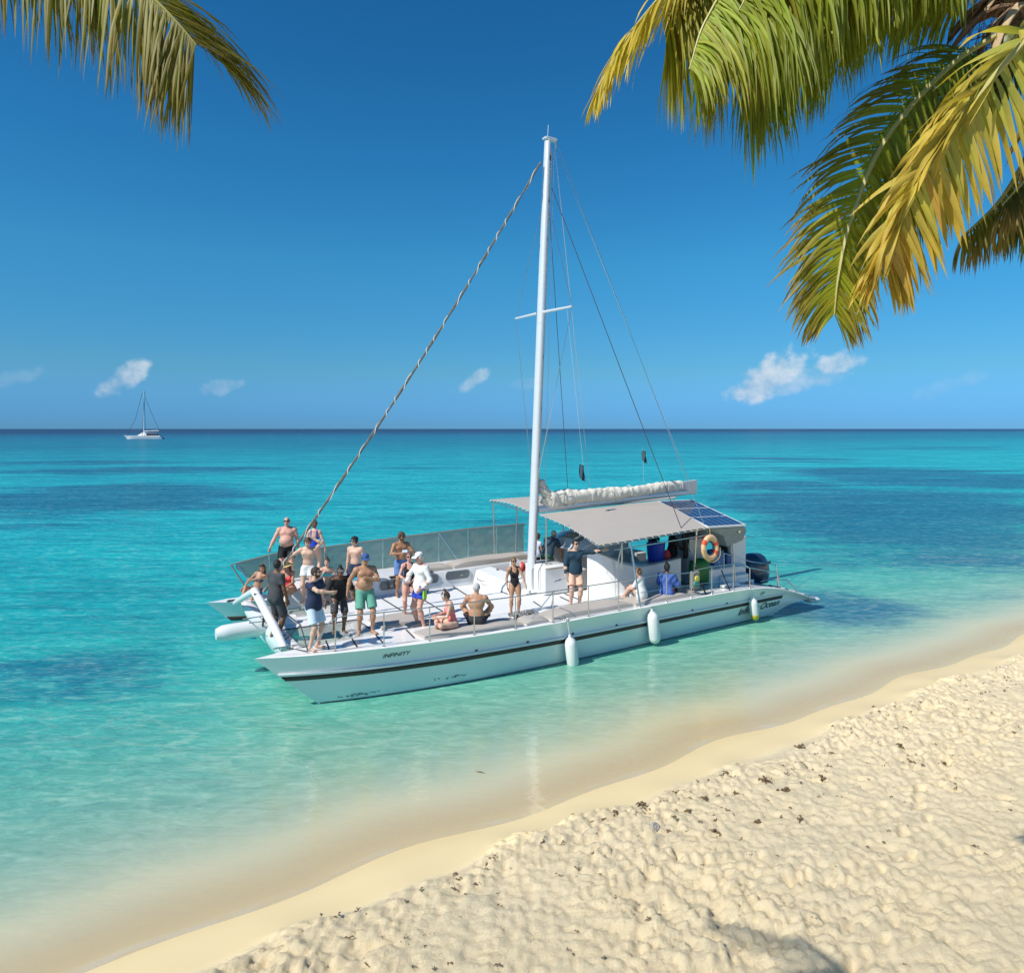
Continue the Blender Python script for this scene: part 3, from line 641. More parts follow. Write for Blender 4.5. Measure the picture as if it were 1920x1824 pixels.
for u0, u1 in ((-.5, .45), (.45, 1.6), (1.6, 3.0), (3.0, 4.0), (4.0, 5.97), (5.97, 7.08), (7.08, 8.2), (8.2, 9.33)):
    mb = MB(); rows = []
    for t in np.linspace(0, 1, 9):
        u = u0+.02+(u1-u0-.04)*t; zt = zf(u)-.015; zb = max(1.5, 0) if u > .3 else 1.5-.25*(.3-u)
        if u < .45: zb = zt-(zt-1.25)*min(1, max(.0, (u+.62)/.9))
        rows.append([(u, 6.5+.03*math.sin(9*u+2*k)*math.sin(math.pi*k/5), zb+(zt-zb)*k/5) for k in range(6)])
    mb.grid(rows); mb.build('mesh_screen', SCREEN, boat, auto=False)

# ---- mast and rigging
M0 = Vector((7.38, 3.05, 1.05)); M1 = Vector((8.02, 3.05, 14.9)); md = (M1-M0)
mat_at = lambda z: M0+md*((z-1.05)/(14.9-1.05))
mb = MB(); n = 16; mb.tube([mat_at(z) for z in np.linspace(1.05, 14.9, n)], [.138]*13+[.13, .12, .11], 14, flat=(.78, 1.12))
mast = mb.build('mast', ALU, boat)
mb = MB(); p = mat_at(1.05); mb.box((p.x-.3, p.y-.26, 1.05), (p.x+.35, p.y+.26, 1.13), bev=.03); mb.build('mast_step', GEL, mast)
mb = MB(); mb.tube([mat_at(z)+Vector((.155, -.0, 0)) for z in np.linspace(1.6, 14.6, 10)], .022, 6); mb.build('sail_track', GREYP, mast)
for z in (1.7, 1.95, 2.25, 5.2, 6.6, 8.2, 11.8, 13.0, 14.3): q = mat_at(z); mb = MB(); mb.box((q.x+.02, q.y-.135, z-.07), (q.x+.06, q.y-.105, z+.07)); mb.build('mast_fitting', BLACK, mast, smooth=False)
mb = MB(); q = mat_at(14.9); mb.box((q.x-.14, q.y-.11, 14.88), (q.x+.30, q.y+.11, 14.96), bev=.02); mb.tube([q, q+Vector((0.02, 0, .45))], .006, 5); mb.tube([q+Vector((.28, 0, .0)), q+Vector((.3, 0, -.22))], .03, 6); mb.build('masthead', ALU, mast)
SP = 9.55; q = mat_at(SP)
mb = MB(); mb.tube([q+Vector((0.0, .12, 0)), q+Vector((.05, 1.55, .02))], [.05, .035], 8); mb.tube([q+Vector((0, -.12, 0)), q+Vector((.05, -1.55, -.02))], [.05, .035], 8); mb.build('spreader', ALU, mast)
def wire(name, pts, r, m=STEEL, n=6): mb = MB(); mb.tube(pts, r, n); return mb.build(name, m, boat)
STAYM = mat('furled_genoa', (.13, .135, .12), .8, var=.9, scale=9.0)
hal = mat_at(14.15)+Vector((-.22, 0, 0)); bot = Vector((-.5, 3.0, 1.95)); pts = []
for t in np.linspace(0, 1, 26): p = hal.lerp(bot, t); p.z -= .32*math.sin(math.pi*t); pts.append(p)
wire('forestay', pts, [.034+.010*math.sin(i*2.4) for i in range(26)], STAYM, 8)
def spiral(name, pts, r0, pitch, rr, m):
    P = crom(pts, 240); out = []
    ph = np.cumsum(.25+.9*vnoise(np.arange(240)*.11, np.zeros(240), 21))*pitch
    for i, p in enumerate(P): a = ph[i]; out.append((p[0]+r0*math.cos(a), p[1]+r0*math.sin(a), p[2]))
    return wire(name, out, rr, m, 5)
spiral('furling_line', pts, .045, .9, .011, WHITEROPE)
lo = mat_at(3.2); hi = mat_at(13.3); e1 = q+Vector((.05, 1.55, .02)); e2 = q+Vector((.05, -1.55, -.02))
for e in (e1, e2): wire('diamond_stay', [hi, e, mat_at(4.4)+Vector((.0, .13 if e is e1 else -.13, 0))], .011, STEEL, 5)
sb = lambda a, b_, s: [Vector(a).lerp(Vector(b_), t)-Vector((0, 0, s*math.sin(math.pi*t))) for t in np.linspace(0, 1, 12)]
wire('shroud', sb(mat_at(13.4)+Vector((.15, -.1, 0)), (11.46, hull_out(11.46, .95)-.02, 1.05), .0), .012, DARKROPE, 5)
wire('shroud', sb(mat_at(13.4)+Vector((.15, .1, 0)), (11.46, 6.5, 1.15), .0), .010, DARKROPE, 5)
wire('backstay', sb(M1+Vector((.28, -.05, 0)), (12.45, hull_out(12.45, 1.1)+.1, 1.12), .0), .010, STEEL, 5)
wire('backstay', sb(M1+Vector((.28, .05, 0)), (12.45, 6.3, 1.12), .0), .009, STEEL, 5)
wire('topping_lift', sb(M1+Vector((.25, 0, -.1)), (14.0, 3.05, 4.15), .0), .006, STEEL, 5)
wire('halyard', sb(mat_at(14.6)+Vector((.22, -.05, 0)), mat_at(4.2)+Vector((.34, -.1, 0)), .0), .007, WHITEROPE, 5)
mb = MB(); c = Vector((11.46, hull_out(11.46, .95)-.02, 1.0)); mb.tube([c, c.lerp(Vector(mat_at(13.4)), .075)], .024, 8); mb.build('shroud_cover', BLACK, boat)
mb = MB(); c = Vector((12.45, hull_out(12.45, 1.1)+.1, 1.12)); mb.tube([c, c.lerp(Vector(M1), .045)], .02, 8); mb.build('shroud_cover', BLACK, boat)
# little flags in the rigging
FLAG = mat('faded_flag', (.06, .12, .16), .8, var=.4, trans=.3)
def flag(p, wdt, hgt):
    mb = MB(); rows = []
    for i in range(7): rows.append([(p[0]+wdt*i/6*.8, p[1]-wdt*i/6*.3+.05*math.sin(i*1.3+j), p[2]-hgt*j/3-.1*i/6) for j in range(4)])
    mb.slab([[tuple(x) for x in r] for r in rows], .006); return mb.build('flag', FLAG, boat, auto=False)
wire('flag_halyard', [e2+Vector((0, .25, -.05)), (9.3, 2.9, 4.6)], .005, WHITEROPE, 4)
flag((8.62, 2.2, 4.95), .17, .44)
wire('flag_halyard', [(11.9, 3.05, 4.2), (11.85, 3.05, 5.35)], .007, STEEL, 4); flag((11.85, 3.05, 5.3), .15, .36)

# ---- boom and stowed sail
B0 = Vector((7.66, 3.05, 3.70)); B1 = Vector((14.15, 3.0, 3.98))
mb = MB(); mb.tube([B0.lerp(B1, t)-Vector((0, 0, .16)) for t in np.linspace(0, 1, 8)], .09, 10, flat=(.8, 1.2)); boom = mb.build('boom', ALU, boat)
mb = MB(); rows = []; ns = 260; nc = 30
for i in range(ns+1):
    t = i/ns; c = B0.lerp(B1, .02+.93*t); rows.append([])
    rad = (.25-.10*t)*(1+.07*math.sin(t*17)+.04*math.sin(t*41+1)); rad *= min(1, .25+t*14)*min(1, .5+(1-t)*9)
    sag = .10*math.sin(t*9)
    for k in range(nc):
        a = 2*math.pi*k/nc; a2 = np.array([a*1.2])
        wr = 1+.15*(vnoise(np.array([t*42+a*.9]), a2, 5)[0]-.5)+.16*(vnoise(np.array([t*95-a*1.4]), a2*1.5, 6)[0]-.5)+.05*math.sin(3*a+t*22)+.05*math.sin(t*130+2.2*math.sin(a+t*9))
        rows[-1].append((c.x+.03*math.sin(a*2+t*30), c.y+rad*.80*wr*math.cos(a), c.z+.08+rad*1.0*wr*math.sin(a)+sag*.3))
mb.grid(rows, closed=True); mb.add(rows[0], [tuple(range(nc))]); mb.add(rows[-1], [tuple(range(nc-1, -1, -1))])
sailo = mb.build('stowed_sail', SAILC, boom, auto=False)
mb = MB(); rows = []                                             # the part of the sail that climbs the mast
for i in range(30):
    t = i/29; c = Vector((7.74+.06*t+.75*(1-t)**2, 3.05, 3.62+.82*t)); rad = .20*(1-t)**.6+.07
    rows.append([(c.x+rad*1.0*math.cos(2*math.pi*k/18)*(1+.16*math.sin(4*2*math.pi*k/18+i)), c.y+rad*.7*math.sin(2*math.pi*k/18)*(1+.18*math.sin(5*2*math.pi*k/18+i*.7)), c.z+.03*math.sin(k*2.3+i)) for k in range(18)])
mb.grid(rows, closed=True); mb.add(rows[-1], [tuple(range(18))]); mb.build('sail_tack', SAILC, boom, auto=False)
for t in (.14, .2, .3, .42, .55, .68, .8, .9):
    c = B0.lerp(B1, t); rr = (.25-.10*t)*1.04; mb = MB()
    mb.tube([(c.x, c.y+rr*.84*math.cos(2*math.pi*k/14), c.z+.08+rr*1.03*math.sin(2*math.pi*k/14)) for k in range(15)], .010, 5, cap=False); mb.build('sail_tie', WHITEROPE, boom)
mb = MB(); P = [(13.35, 2.98, 3.98), (14.2, 2.96, 3.72), (14.2, 2.96, 4.22), (13.35, 2.98, 4.14)]
mb.add([(a, b_-.06, c) for a, b_, c in P]+[(a, b_+.06, c) for a, b_, c in P], [(0, 1, 2, 3), (7, 6, 5, 4), (0, 4, 5, 1), (1, 5, 6, 2), (2, 6, 7, 3), (3, 7, 4, 0)]); mb.build('boom_end_panel', GREYP, boom, smooth=False)

# ---- canopy (two wings), posts, solar panels
def sheet(name, corners, nu, nv, sag, th, m, edge=0.0):
    """bilinear sheet a-b (front) d-c (rear) with a crown, returns rows"""
    a, b_, c, d = [Vector(p) for p in corners]; rows = []
    for i in range(nu+1):
        s = i/nu; r = []
        for j in range(nv+1):
            t = j/nv; p = a.lerp(b_, t).lerp(d.lerp(c, t), s)
            p.z += sag*math.sin(math.pi*t)*(.6+.4*math.sin(math.pi*s)) + edge*math.sin(6*math.pi*s)*(abs(t-.5)*2)**4
            r.append(tuple(p))
        rows.append(r)
    mb = MB(); mb.slab(rows, th); return mb.build(name, m, boat), rows
near_c = [(7.58, 2.85, 3.42), (7.72, .10, 2.84), (11.75, .10, 3.05), (12.2, 2.75, 3.60)]
can1, r1 = sheet('canopy', near_c, 16, 12, .12, .02, CANVAS, edge=.004)
far_c = [(7.62, 3.25, 3.42), (7.50, 5.75, 3.62), (13.3, 5.3, 3.80), (13.6, 3.25, 3.60)]
can2, r2 = sheet('canopy', far_c, 16, 12, .16, .02, CANVAS, edge=.006)
tag(can1, 'near wing of the beige canopy'); tag(can2, 'far wing of the beige canopy')
def lacing(rows, parent, which):
    mb = MB()
    for (p, q, ins) in which:
        p = Vector(p); q = Vector(q); L = (q-p).length; n = int(L/.17)
        for i in range(n):
            c = p.lerp(q, (i+.5)/n); d = (q-p).normalized(); mb.tube([c+Vector(ins)*.02-d*.02+Vector((0, 0, .010)), c-Vector(ins)*.05+d*.02-Vector((0, 0, .04))], .008, 5)
    o = mb.build('lacing', WHITEROPE, parent); tag(o, kind='stuff')
pe = lambda rows, k: [r[k] for r in rows]
segs = []
e = pe(r1, 12); segs += [(a, b_, (0, 1, 0)) for a, b_ in zip(e[:-1], e[1:])]
segs += [(a, b_, (1, 0, 0)) for a, b_ in zip(r1[0][:-1], r1[0][1:])]
lacing(r1, can1, segs)
segs = []; e = pe(r2, 12); segs += [(a, b_, (0, -1, 0)) for a, b_ in zip(e[:-1], e[1:])]; segs += [(a, b_, (1, 0, 0)) for a, b_ in zip(r2[0][:-1], r2[0][1:])]
lacing(r2, can2, segs)
for (p, q) in (((8.75, vr(8.75), 1.12), (8.75, .02, 2.86)), ((11.42, .30, 1.1), (11.42, .15, 2.98)), ((7.68, 5.72, 1.56), (7.62, 5.72, 3.6)), ((8.25, 5.3, 1.6), (8.3, 5.3, 3.55)), ((7.66, 2.6, 1.9), (7.66, 2.6, 3.4)),
               ((12.9, 5.3, 1.1), (12.9, 5.3, 3.75)), ((13.4, 3.2, 1.1), (13.4, 3.2, 3.55)), ((10.4, 5.6, 1.6), (10.4, 5.6, 3.7)), ((9.05, .75, 1.95), (9.05, .75, 2.95)), ((8.62, .45, 2.1), (8.62, .2, 2.85))):
    mb = MB(); mb.tube([p, q], .027 if q[2]-p[2] > 1.2 else .02, 10); mb.build('canopy_post', STEEL, boat)
mb = MB(); mb.tube([(7.75, .16, 2.79), (9.5, .16, 2.87), (11.85, .16, 3.0)], .02, 8); mb.tube([(7.7, 2.8, 3.38), (7.72, 1.5, 3.2), (7.75, .16, 2.79)], .02, 8); mb.tube([(8.2, .02, 2.68), (10, .05, 2.74), (12.0, .1, 2.82)], .016, 8)
mb.tube([(7.6, 3.2, 3.38), (7.55, 5.72, 3.58)], .02, 8); mb.tube([(7.55, 5.72, 3.58), (13.3, 5.3, 3.76)], .02, 8); mb.build('canopy_frame', STEEL, boat)
pan = [(12.2, 2.75, 3.60), (11.80, .06, 3.06), (13.45, .06, 3.02), (13.85, 2.75, 3.56)]
sol, rs = sheet('solar_panel', pan, 6, 6, .0, .05, mat('white_frame', (.72, .73, .72), .4)); tag(sol, 'dark blue solar panels in a white frame')
a, b_, c, d = [Vector(p) for p in pan]
for k in range(3):
    for r in range(6):
        t0, t1 = .025+k*.325, .025+k*.325+.305; s0, s1 = .05+r*.152, .05+r*.152+.138
        P = [a.lerp(b_, t).lerp(d.lerp(c, t), s)+Vector((0, 0, .006)) for s, t in ((s0, t0), (s0, t1), (s1, t1), (s1, t0))]
        mb = MB(); mb.add(P+[p-Vector((0, 0, .02)) for p in P], [(0, 1, 2, 3), (7, 6, 5, 4), (0, 4, 5, 1), (1, 5, 6, 2), (2, 6, 7, 3), (3, 7, 4, 0)]); mb.build('cell', SOLAR, sol, smooth=False)
mb = MB(); P = [(11.82, .05, 2.98), (13.4, .05, 2.95), (13.75, .3, 2.78), (13.78, .5, 2.45), (13.1, .5, 2.3), (12.6, .2, 2.72)]
N = len(P); mb.add(P+[(x, y+2.2, z+.1) for x, y, z in P], [tuple(range(N))[::-1], tuple(range(N, 2*N))]+[(i, (i+1) % N, N+(i+1) % N, N+i) for i in range(N)])
mb.build('aft_valance', mat('grey_valance', (.30, .31, .31), .6, var=.15, scale=3), boat, smooth=False)
mb = MB(); mb.tube([(13.3, .5, 2.95), (13.4, .45, 1.12)], .018, 8); mb.tube([(13.7, .3, 2.6), (14.1, .3, 2.55)], .015, 6); mb.lathe([(.0, -.05), (.05, -.04), (.05, .04), (0, .05)], 10, M=Matrix.Translation((13.2, .12, 2.82))); mb.build('stern_light', STEEL, boat)

# ---- cabin: mast locker, dodger, rounded bar front and counter
mb = MB(); mb.box((7.42, 2.35, 1.05), (8.32, 3.42, 1.92), bev=.05); lock = mb.build('mast_locker', GEL, boat)
mb = MB(); mb.box((7.5, 2.325, 1.82), (8.25, 2.352, 1.86)); mb.tube([(7.405, 2.9, 1.2), (7.36, 2.9, 1.25), (7.36, 2.9, 1.75), (7.405, 2.9, 1.8)], .014, 6); mb.tube([(7.405, 2.55, 1.2), (7.36, 2.55, 1.25), (7.36, 2.55, 1.78), (7.5, 2.55, 1.99), (7.8, 2.5, 1.96)], .014, 6); mb.build('handrail', STEEL, lock)
mb = MB()
for (x, z, l, h) in ((7.78, 1.42, .05, .05), (7.84, 1.44, .07, .05), (7.93, 1.45, .08, .06), (8.02, 1.47, .05, .03), (8.09, 1.48, .06, .03)):
    mb.add([(x, 2.345, z), (x+l, 2.345, z+.02), (x+l+.02, 2.345, z+h), (x+.02, 2.345, z+h*.7)], [(0, 1, 2, 3)])
mb.build('emblem', mat('navy_print', (.02, .03, .08), .5), lock, smooth=False)
mb = MB(); mb.box((8.85, 2.45, 1.05), (9.1, 3.2, 1.7), bev=.04); mb.build('seat_box', GREYP, boat)
# dodger (smoked, rounded roof over the companionway)
mb = MB(); rows = []
for i, (u, zt, hw) in enumerate(((8.8, 2.25, .95), (8.98, 2.52, 1.1), (9.3, 2.70, 1.2), (9.75, 2.80, 1.22), (10.5, 2.84, 1.2))):
    rows.append([(u, 3.35+hw*math.cos(math.pi*k/12)*(1 if k else 1), 2.1+(zt-2.1)*math.sin(math.pi*k/12)**.6) for k in range(13)])
mb.grid(rows); dod = mb.build('dodger', mat('dodger_shell', (.42, .52, .58), .15, var=.05, coat=.6), boat)
mb = MB(); mb.slab([[(u, 3.35+hw*t, 2.1+(zt-2.1)*(1-abs(t)**3.2)+.015) for t in np.linspace(-.55, .45, 8)] for u, zt, hw in ((9.0, 2.54, 1.1), (9.3, 2.70, 1.2), (9.7, 2.79, 1.22))], .012); mb.build('skylight', SMOKE, dod)
mb = MB()
for k in (0, 2): mb.tube([rows[k][j] for j in range(13)], .03, 8)
mb.tube([r[2] for r in rows], .02, 6); mb.tube([r[10] for r in rows], .02, 6); mb.build('dodger_frame', GEL, dod)
mb = MB(); mb.box((9.0, 2.2, 1.05), (10.4, 2.3, 2.2), bev=.03); mb.box((9.0, 4.45, 1.05), (10.4, 4.55, 2.2), bev=.03); mb.box((9.6, 2.3, 1.05), (9.7, 4.45, 2.2), bev=.02); mb.build('companionway', GREYP, boat)
# bar: plan curve from front (facing forward) round to the port side
plan = [(8.78, 2.05), (8.76, 1.75)]
for k in range(13): t = math.pi/2*k/12; plan.append((10.02-1.26*math.cos(t), 1.62-.80*math.sin(t)))
plan += [(10.6, .82), (11.45, .84)]
TOPB = [(8.7, 2.34), (9.3, 2.02), (9.9, 1.90), (11.5, 2.02)]
mb = MB(); rows = []
L = len(plan)
for z in np.linspace(0, 1, 6):
    rows.append([(u, v, 1.05+(ip(u, TOPB)-1.05)*z) for u, v in plan])
inner = [(u+.10*(1 if i < 8 else .3), v+.10*(0.2 if i < 4 else 1)) for i, (u, v) in enumerate(plan)]
rows.append([(u, v, ip(u, TOPB)) for (u, v) in inner]); rows.append([(u, v, 1.05) for (u, v) in inner])
mb.grid(rows); bar = mb.build('bar_front', GEL, boat)
mb = MB(); r0 = [(u-.02, v-.02, ip(u, TOPB)+.03) for u, v in plan]; r3 = [(u+.22, v+.24*(1 if i > 4 else .2), ip(u, TOPB)+.03) for i, (u, v) in enumerate(plan)]
mb.slab([r0, r3], .035); mb.build('counter', GREYP, boat)
mb = MB(); mb.tube(crom([(8.85, 1.60, 2.36), (9.0, 1.25, 2.28), (9.02, 1.05, 1.9), (9.03, 1.02, 1.1)], 16), .010, 6); mb.tube(crom([(8.76, 1.9, 2.0), (8.80, 1.5, 1.95), (8.9, 1.24, 1.75), (9.02, 1.05, 1.5)], 14), .007, 6); mb.build('drain_line', GREYP, boat)
# counter top surface inside, back console, aft lockers
mb = MB(); mb.slab([[(u, .92, 1.93), (u, 1.5, 1.95)] for u in (9.7, 10.6, 11.5)], .05); mb.build('bar_top', mat('dark_counter', (.14, .14, .135), .4), boat)
mb = MB(); mb.box((12.2, 1.3, 1.05), (12.9, 2.2, 2.55), bev=.06); mb.build('helm_console', mat('console_shade', (.55, .60, .62), .4), boat)
mb = MB(); mb.box((12.92, 1.5, 1.3), (12.98, 2.4, 2.5), bev=.02); mb.build('clear_screen', mat('pale_green_vinyl', (.35, .55, .52), .2, alpha=.75), boat)
mb = MB(); mb.box((12.6, .75, 1.05), (14.25, 1.25, 1.60), bev=.04); mb.box((13.0, .6, 1.05), (14.2, .75, 1.35), bev=.03); mb.build('aft_seat', GEL, boat)
mb = MB(); mb.box((13.85, 1.0, 1.05), (14.55, 1.9, 2.45), bev=.05); cab = mb.build('aft_locker', GEL, boat)
mb = MB(); mb.box((13.80, 1.15, 1.6), (13.86, 1.75, 2.3), bev=.05); mb.build('locker_opening', BLACK, cab)
mb = MB(); mb.box((14.05, .9, 2.44), (14.45, 1.3, 2.48)); mb.build('locker_lid', GEL, cab)
mb = MB(); mb.box((11.5, 3.0, 1.05), (12.0, 5.2, 1.9), bev=.04); mb.box((10.4, 4.6, 1.05), (12.8, 5.2, 1.55), bev=.04); mb.build('far_bench', GREYP, boat)
# stern rails, platform, outboard engine
mb = MB(); pr = [(10.6, vr(10.6), 1.86), (11.2, vr(11.2), 1.92), (11.9, vr(11.9), 1.93), (12.9, vr(12.9), 1.90), (13.3, vr(13.3), 1.72)]
mb.tube(crom([(8.75, vr(8.75), 1.92), (9.6, vr(9.6), 1.93)]+pr, 30), .014, 8); mb.tube([(8.75, vr(8.75), 1.52), (10.6, vr(10.6), 1.5), (13.3, vr(13.3), 1.45)], .007, 6); mb.build('stern_rail', STEEL, boat)
for u in (9.75, 10.75, 11.62, 12.55, 13.3): mb = MB(); mb.tube([(u, vr(u), sheer_z(u)), (u, vr(u), 1.9 if u < 13 else 1.72)], .016, 8); mb.lathe([(.04, 0), (.022, .02), (.02, .06)], 10, M=Matrix.Translation((u, vr(u), sheer_z(u)+.01))); mb.build('post', STEEL, boat)
mb = MB(); mb.tube([(13.0, .55, 2.1), (14.1, .45, 1.75), (15.2, .35, 1.55)], .014, 8); mb.tube([(13.35, .1, 1.72), (14.3, .05, 1.5), (14.9, 0, 1.38), (14.9, 0, .95)], .016, 8); mb.tube([(15.2, .35, 1.55), (15.25, .3, .8)], .016, 8); mb.tube([(13.0, .55, 2.1), (13.0, .55, 1.6)], .014, 8); mb.build('boarding_rail', STEEL, boat)
def outboard(u, v):
    prof = [(.0, 1.80), (.20, 1.78), (.33, 1.68), (.41, 1.48), (.43, 1.2), (.41, 1.0), (.36, .80), (.0, .78)]
    mb = MB(); rows = []
    for (r, z) in prof: rows.append([(u+r*1.22*math.copysign(abs(math.cos(t))**.75, math.cos(t))+(z-1.2)*-.12, v+r*.85*math.copysign(abs(math.sin(t))**.75, math.sin(t)), z) for t in [2*math.pi*k/20 for k in range(20)]])
    mb.grid(rows, closed=True); o = mb.build('outboard_motor', NAVYC, boat)
    mb = MB(); mb.box((u-.2, v-.14, -.3), (u+.16, v+.14, .95), bev=.06); mb.build('motor_leg', NAVYC, o)
    mb = MB(); mb.box((u+.02, v-.375, 1.44), (u+.36, v-.34, 1.50), rot=(0, R(-14), 0)); mb.build('cowl_vent', BLACK, o)
    mb = MB(); mb.box((u-.4, v-.37, 1.16), (u+.36, v-.35, 1.17)); mb.build('cowl_line', GREYP, o)
outboard(15.35, 1.35)
mb = MB(); rows = [[(u, hull_out(u, sheer_z(u)*.98)+.14, sheer_z(u)+.03), (u, hull_in(u, sheer_z(u)*.98)-.1, sheer_z(u)+.03)] for u in np.linspace(14.9, 16.75, 10)]
mb.slab(rows, .05); mb.build('stern_tread', mat('worn_grey_tread', (.20, .19, .18), .8, var=.35, scale=9), boat)
for k in range(3):
    u = 15.3+k*.45; z = sheer_z(u)+.05; mb = MB(); mb.box((u, .05, z-.2), (u+.06, .75, z+.01)); mb.build('stern_step', GREYP, boat)
mb = MB(); mb.tube([(15.2, .85, .95), (15.8, .85, .92), (16.3, .8, .88), (16.35, .4, .55)], .02, 8); mb.tube([(15.2, .85, .95), (15.0, .8, .95)], .02, 8); mb.build('swim_ladder', STEEL, boat)
mb = MB(); mb.box((16.45, -.05, .22), (16.95, .35, .36), bev=.05); mb.build('stern_cap', GEL, boat)
mb = MB(); mb.box((12.55, .15, 1.13), (13.3, .3, 1.2), bev=.02); mb.build('kick_board', GEL, boat)
mb = MB(); mb.tube(crom([(13.5, .02, 1.17), (13.45, .08, 1.2), (13.6, .1, 1.21), (13.62, .0, 1.19), (13.48, .0, 1.2)], 16), .022, 6); mb.build('mooring_cleat', BLACK, boat)
# ---------------------------------------------------------------- people: one continuous body each, built as a blended implicit surface
def nrmz(v): v = np.asarray(v, float); return v/max(np.linalg.norm(v), 1e-9)
class SDF:
    """union of rounded shapes blended with a smooth minimum, sampled on a grid and meshed (surface nets)"""
    def __init__(s): s.p = []
    def cone(s, a, b, ra, rb, k=.03): s.p.append(('c', np.array(a, float), np.array(b, float), ra, rb, k))
    def ell(s, c, r, M=None, k=.03): s.p.append(('e', np.array(c, float), np.array(r, float), np.eye(3) if M is None else np.asarray(M, float), None, k))
    def bounds(s):
        lo = np.full(3, 9.); hi = np.full(3, -9.)
        for q in s.p:
            if q[0] == 'c':
                r = max(q[3], q[4])
                for e in (q[1], q[2]): lo = np.minimum(lo, e-r); hi = np.maximum(hi, e+r)
            else:
                ext = np.sqrt(((q[3]*q[2][None, :])**2).sum(1)); lo = np.minimum(lo, q[1]-ext); hi = np.maximum(hi, q[1]+ext)
        return lo, hi
    def mesh(s, h, infl=0.0, clip=None, noise=None):
        lo, hi = s.bounds(); lo = lo-infl-2.5*h; hi = hi+infl+2.5*h
        n = np.ceil((hi-lo)/h).astype(int)+1; D = np.full(n, 1.0, np.float32)
        ax = [lo[i]+h*np.arange(n[i]) for i in range(3)]
        for q in s.p:
            if q[0] == 'c':
                r = max(q[3], q[4]); l = np.minimum(q[1], q[2])-r; u = np.maximum(q[1], q[2])+r
            else:
                ext = np.sqrt(((q[3]*q[2][None, :])**2).sum(1)); l = q[1]-ext; u = q[1]+ext
            m = .075+infl; i0 = np.maximum(np.floor((l-m-lo)/h).astype(int), 0); i1 = np.minimum(np.ceil((u+m-lo)/h).astype(int)+1, n)
            if (i1 <= i0).any(): continue
            X, Y, Z = np.meshgrid(*[ax[k][i0[k]:i1[k]].astype(np.float32) for k in range(3)], indexing='ij', sparse=True)
            if q[0] == 'c':
                a, b = q[1], q[2]; d = b-a; L2 = max(float(d@d), 1e-9)
                t = np.clip(((X-a[0])*d[0]+(Y-a[1])*d[1]+(Z-a[2])*d[2])/L2, 0, 1)
                f = np.sqrt((X-a[0]-t*d[0])**2+(Y-a[1]-t*d[1])**2+(Z-a[2]-t*d[2])**2)-(q[3]+(q[4]-q[3])*t)
            else:
                c, r, M = q[1], q[2], q[3]; x = X-c[0]; y = Y-c[1]; z = Z-c[2]
                p = [(x*M[0, i]+y*M[1, i]+z*M[2, i])/r[i] for i in range(3)]
                k0 = np.sqrt(p[0]**2+p[1]**2+p[2]**2); k1 = np.sqrt((p[0]/r[0])**2+(p[1]/r[1])**2+(p[2]/r[2])**2); f = k0*(k0-1)/np.maximum(k1, 1e-6)
            f = f-infl; sl = tuple(slice(i0[k], i1[k]) for k in range(3)); o = D[sl]; k = q[5]
            hh = np.maximum(k-np.abs(o-f), 0)/k; D[sl] = np.minimum(o, f)-hh*hh*k*.25
        if clip or noise:
            X, Y, Z = np.meshgrid(*[a.astype(np.float32) for a in ax], indexing='ij')
            if noise: D = D+noise(X, Y, Z).astype(np.float32)
            if clip: D = np.maximum(D, clip(X, Y, Z))
        return surfnet(D, lo, h)
def surfnet(D, lo, h):
    S = D < 0; c = np.zeros(np.array(D.shape)-1, np.int8)
    for dx in (0, 1):
        for dy in (0, 1):
            for dz in (0, 1): c = c+S[dx:D.shape[0]-1+dx, dy:D.shape[1]-1+dy, dz:D.shape[2]-1+dz]
    act = (c > 0) & (c < 8); I = np.argwhere(act); idx = np.full(act.shape, -1, np.int32); idx[act] = np.arange(len(I))
    acc = np.zeros((len(I), 3)); cnt = np.zeros(len(I))
    cor = [(a, b, e) for a in (0, 1) for b in (0, 1) for e in (0, 1)]
    for A in cor:
        for axis in range(3):
            if A[axis]: continue
            B = list(A); B[axis] = 1
            da = D[I[:, 0]+A[0], I[:, 1]+A[1], I[:, 2]+A[2]]; db = D[I[:, 0]+B[0], I[:, 1]+B[1], I[:, 2]+B[2]]
            m = (da < 0) != (db < 0); t = np.where(m, da/np.where(m, da-db, 1), 0)
            for k in range(3): acc[:, k] += np.where(m, A[k]+(t if k == axis else 0), 0)
            cnt += m
    V = lo+h*(I+acc/np.maximum(cnt, 1)[:, None]); F = []
    for axis in range(3):
        sl0 = [slice(None)]*3; sl1 = [slice(None)]*3; sl0[axis] = slice(0, -1); sl1[axis] = slice(1, None)
        a = S[tuple(sl0)]; b = S[tuple(sl1)]; E = np.argwhere(a != b); 
        u, v = (axis+1) % 3, (axis+2) % 3
        ok = (E[:, u] > 0) & (E[:, v] > 0) & (E[:, u] < D.shape[u]-1) & (E[:, v] < D.shape[v]-1); E = E[ok]
        q = []
        for du, dv in ((-1, -1), (0, -1), (0, 0), (-1, 0)):
            P = E.copy(); P[:, u] += du; P[:, v] += dv; q.append(idx[P[:, 0], P[:, 1], P[:, 2]])
        Q = np.stack(q, 1); fl = ~a[tuple(E.T)]; Q[fl] = Q[fl][:, ::-1]; Q = Q[(Q >= 0).all(1)]; F.append(Q)
    return V, np.vstack(F) if F else np.zeros((0, 4), int)
def rot3(ax, ang):
    c, s = math.cos(ang), math.sin(ang)
    return {'x': np.array([[1, 0, 0], [0, c, -s], [0, s, c]]), 'y': np.array([[c, 0, s], [0, 1, 0], [-s, 0, c]]), 'z': np.array([[c, -s, 0], [s, c, 0], [0, 0, 1]])}[ax]
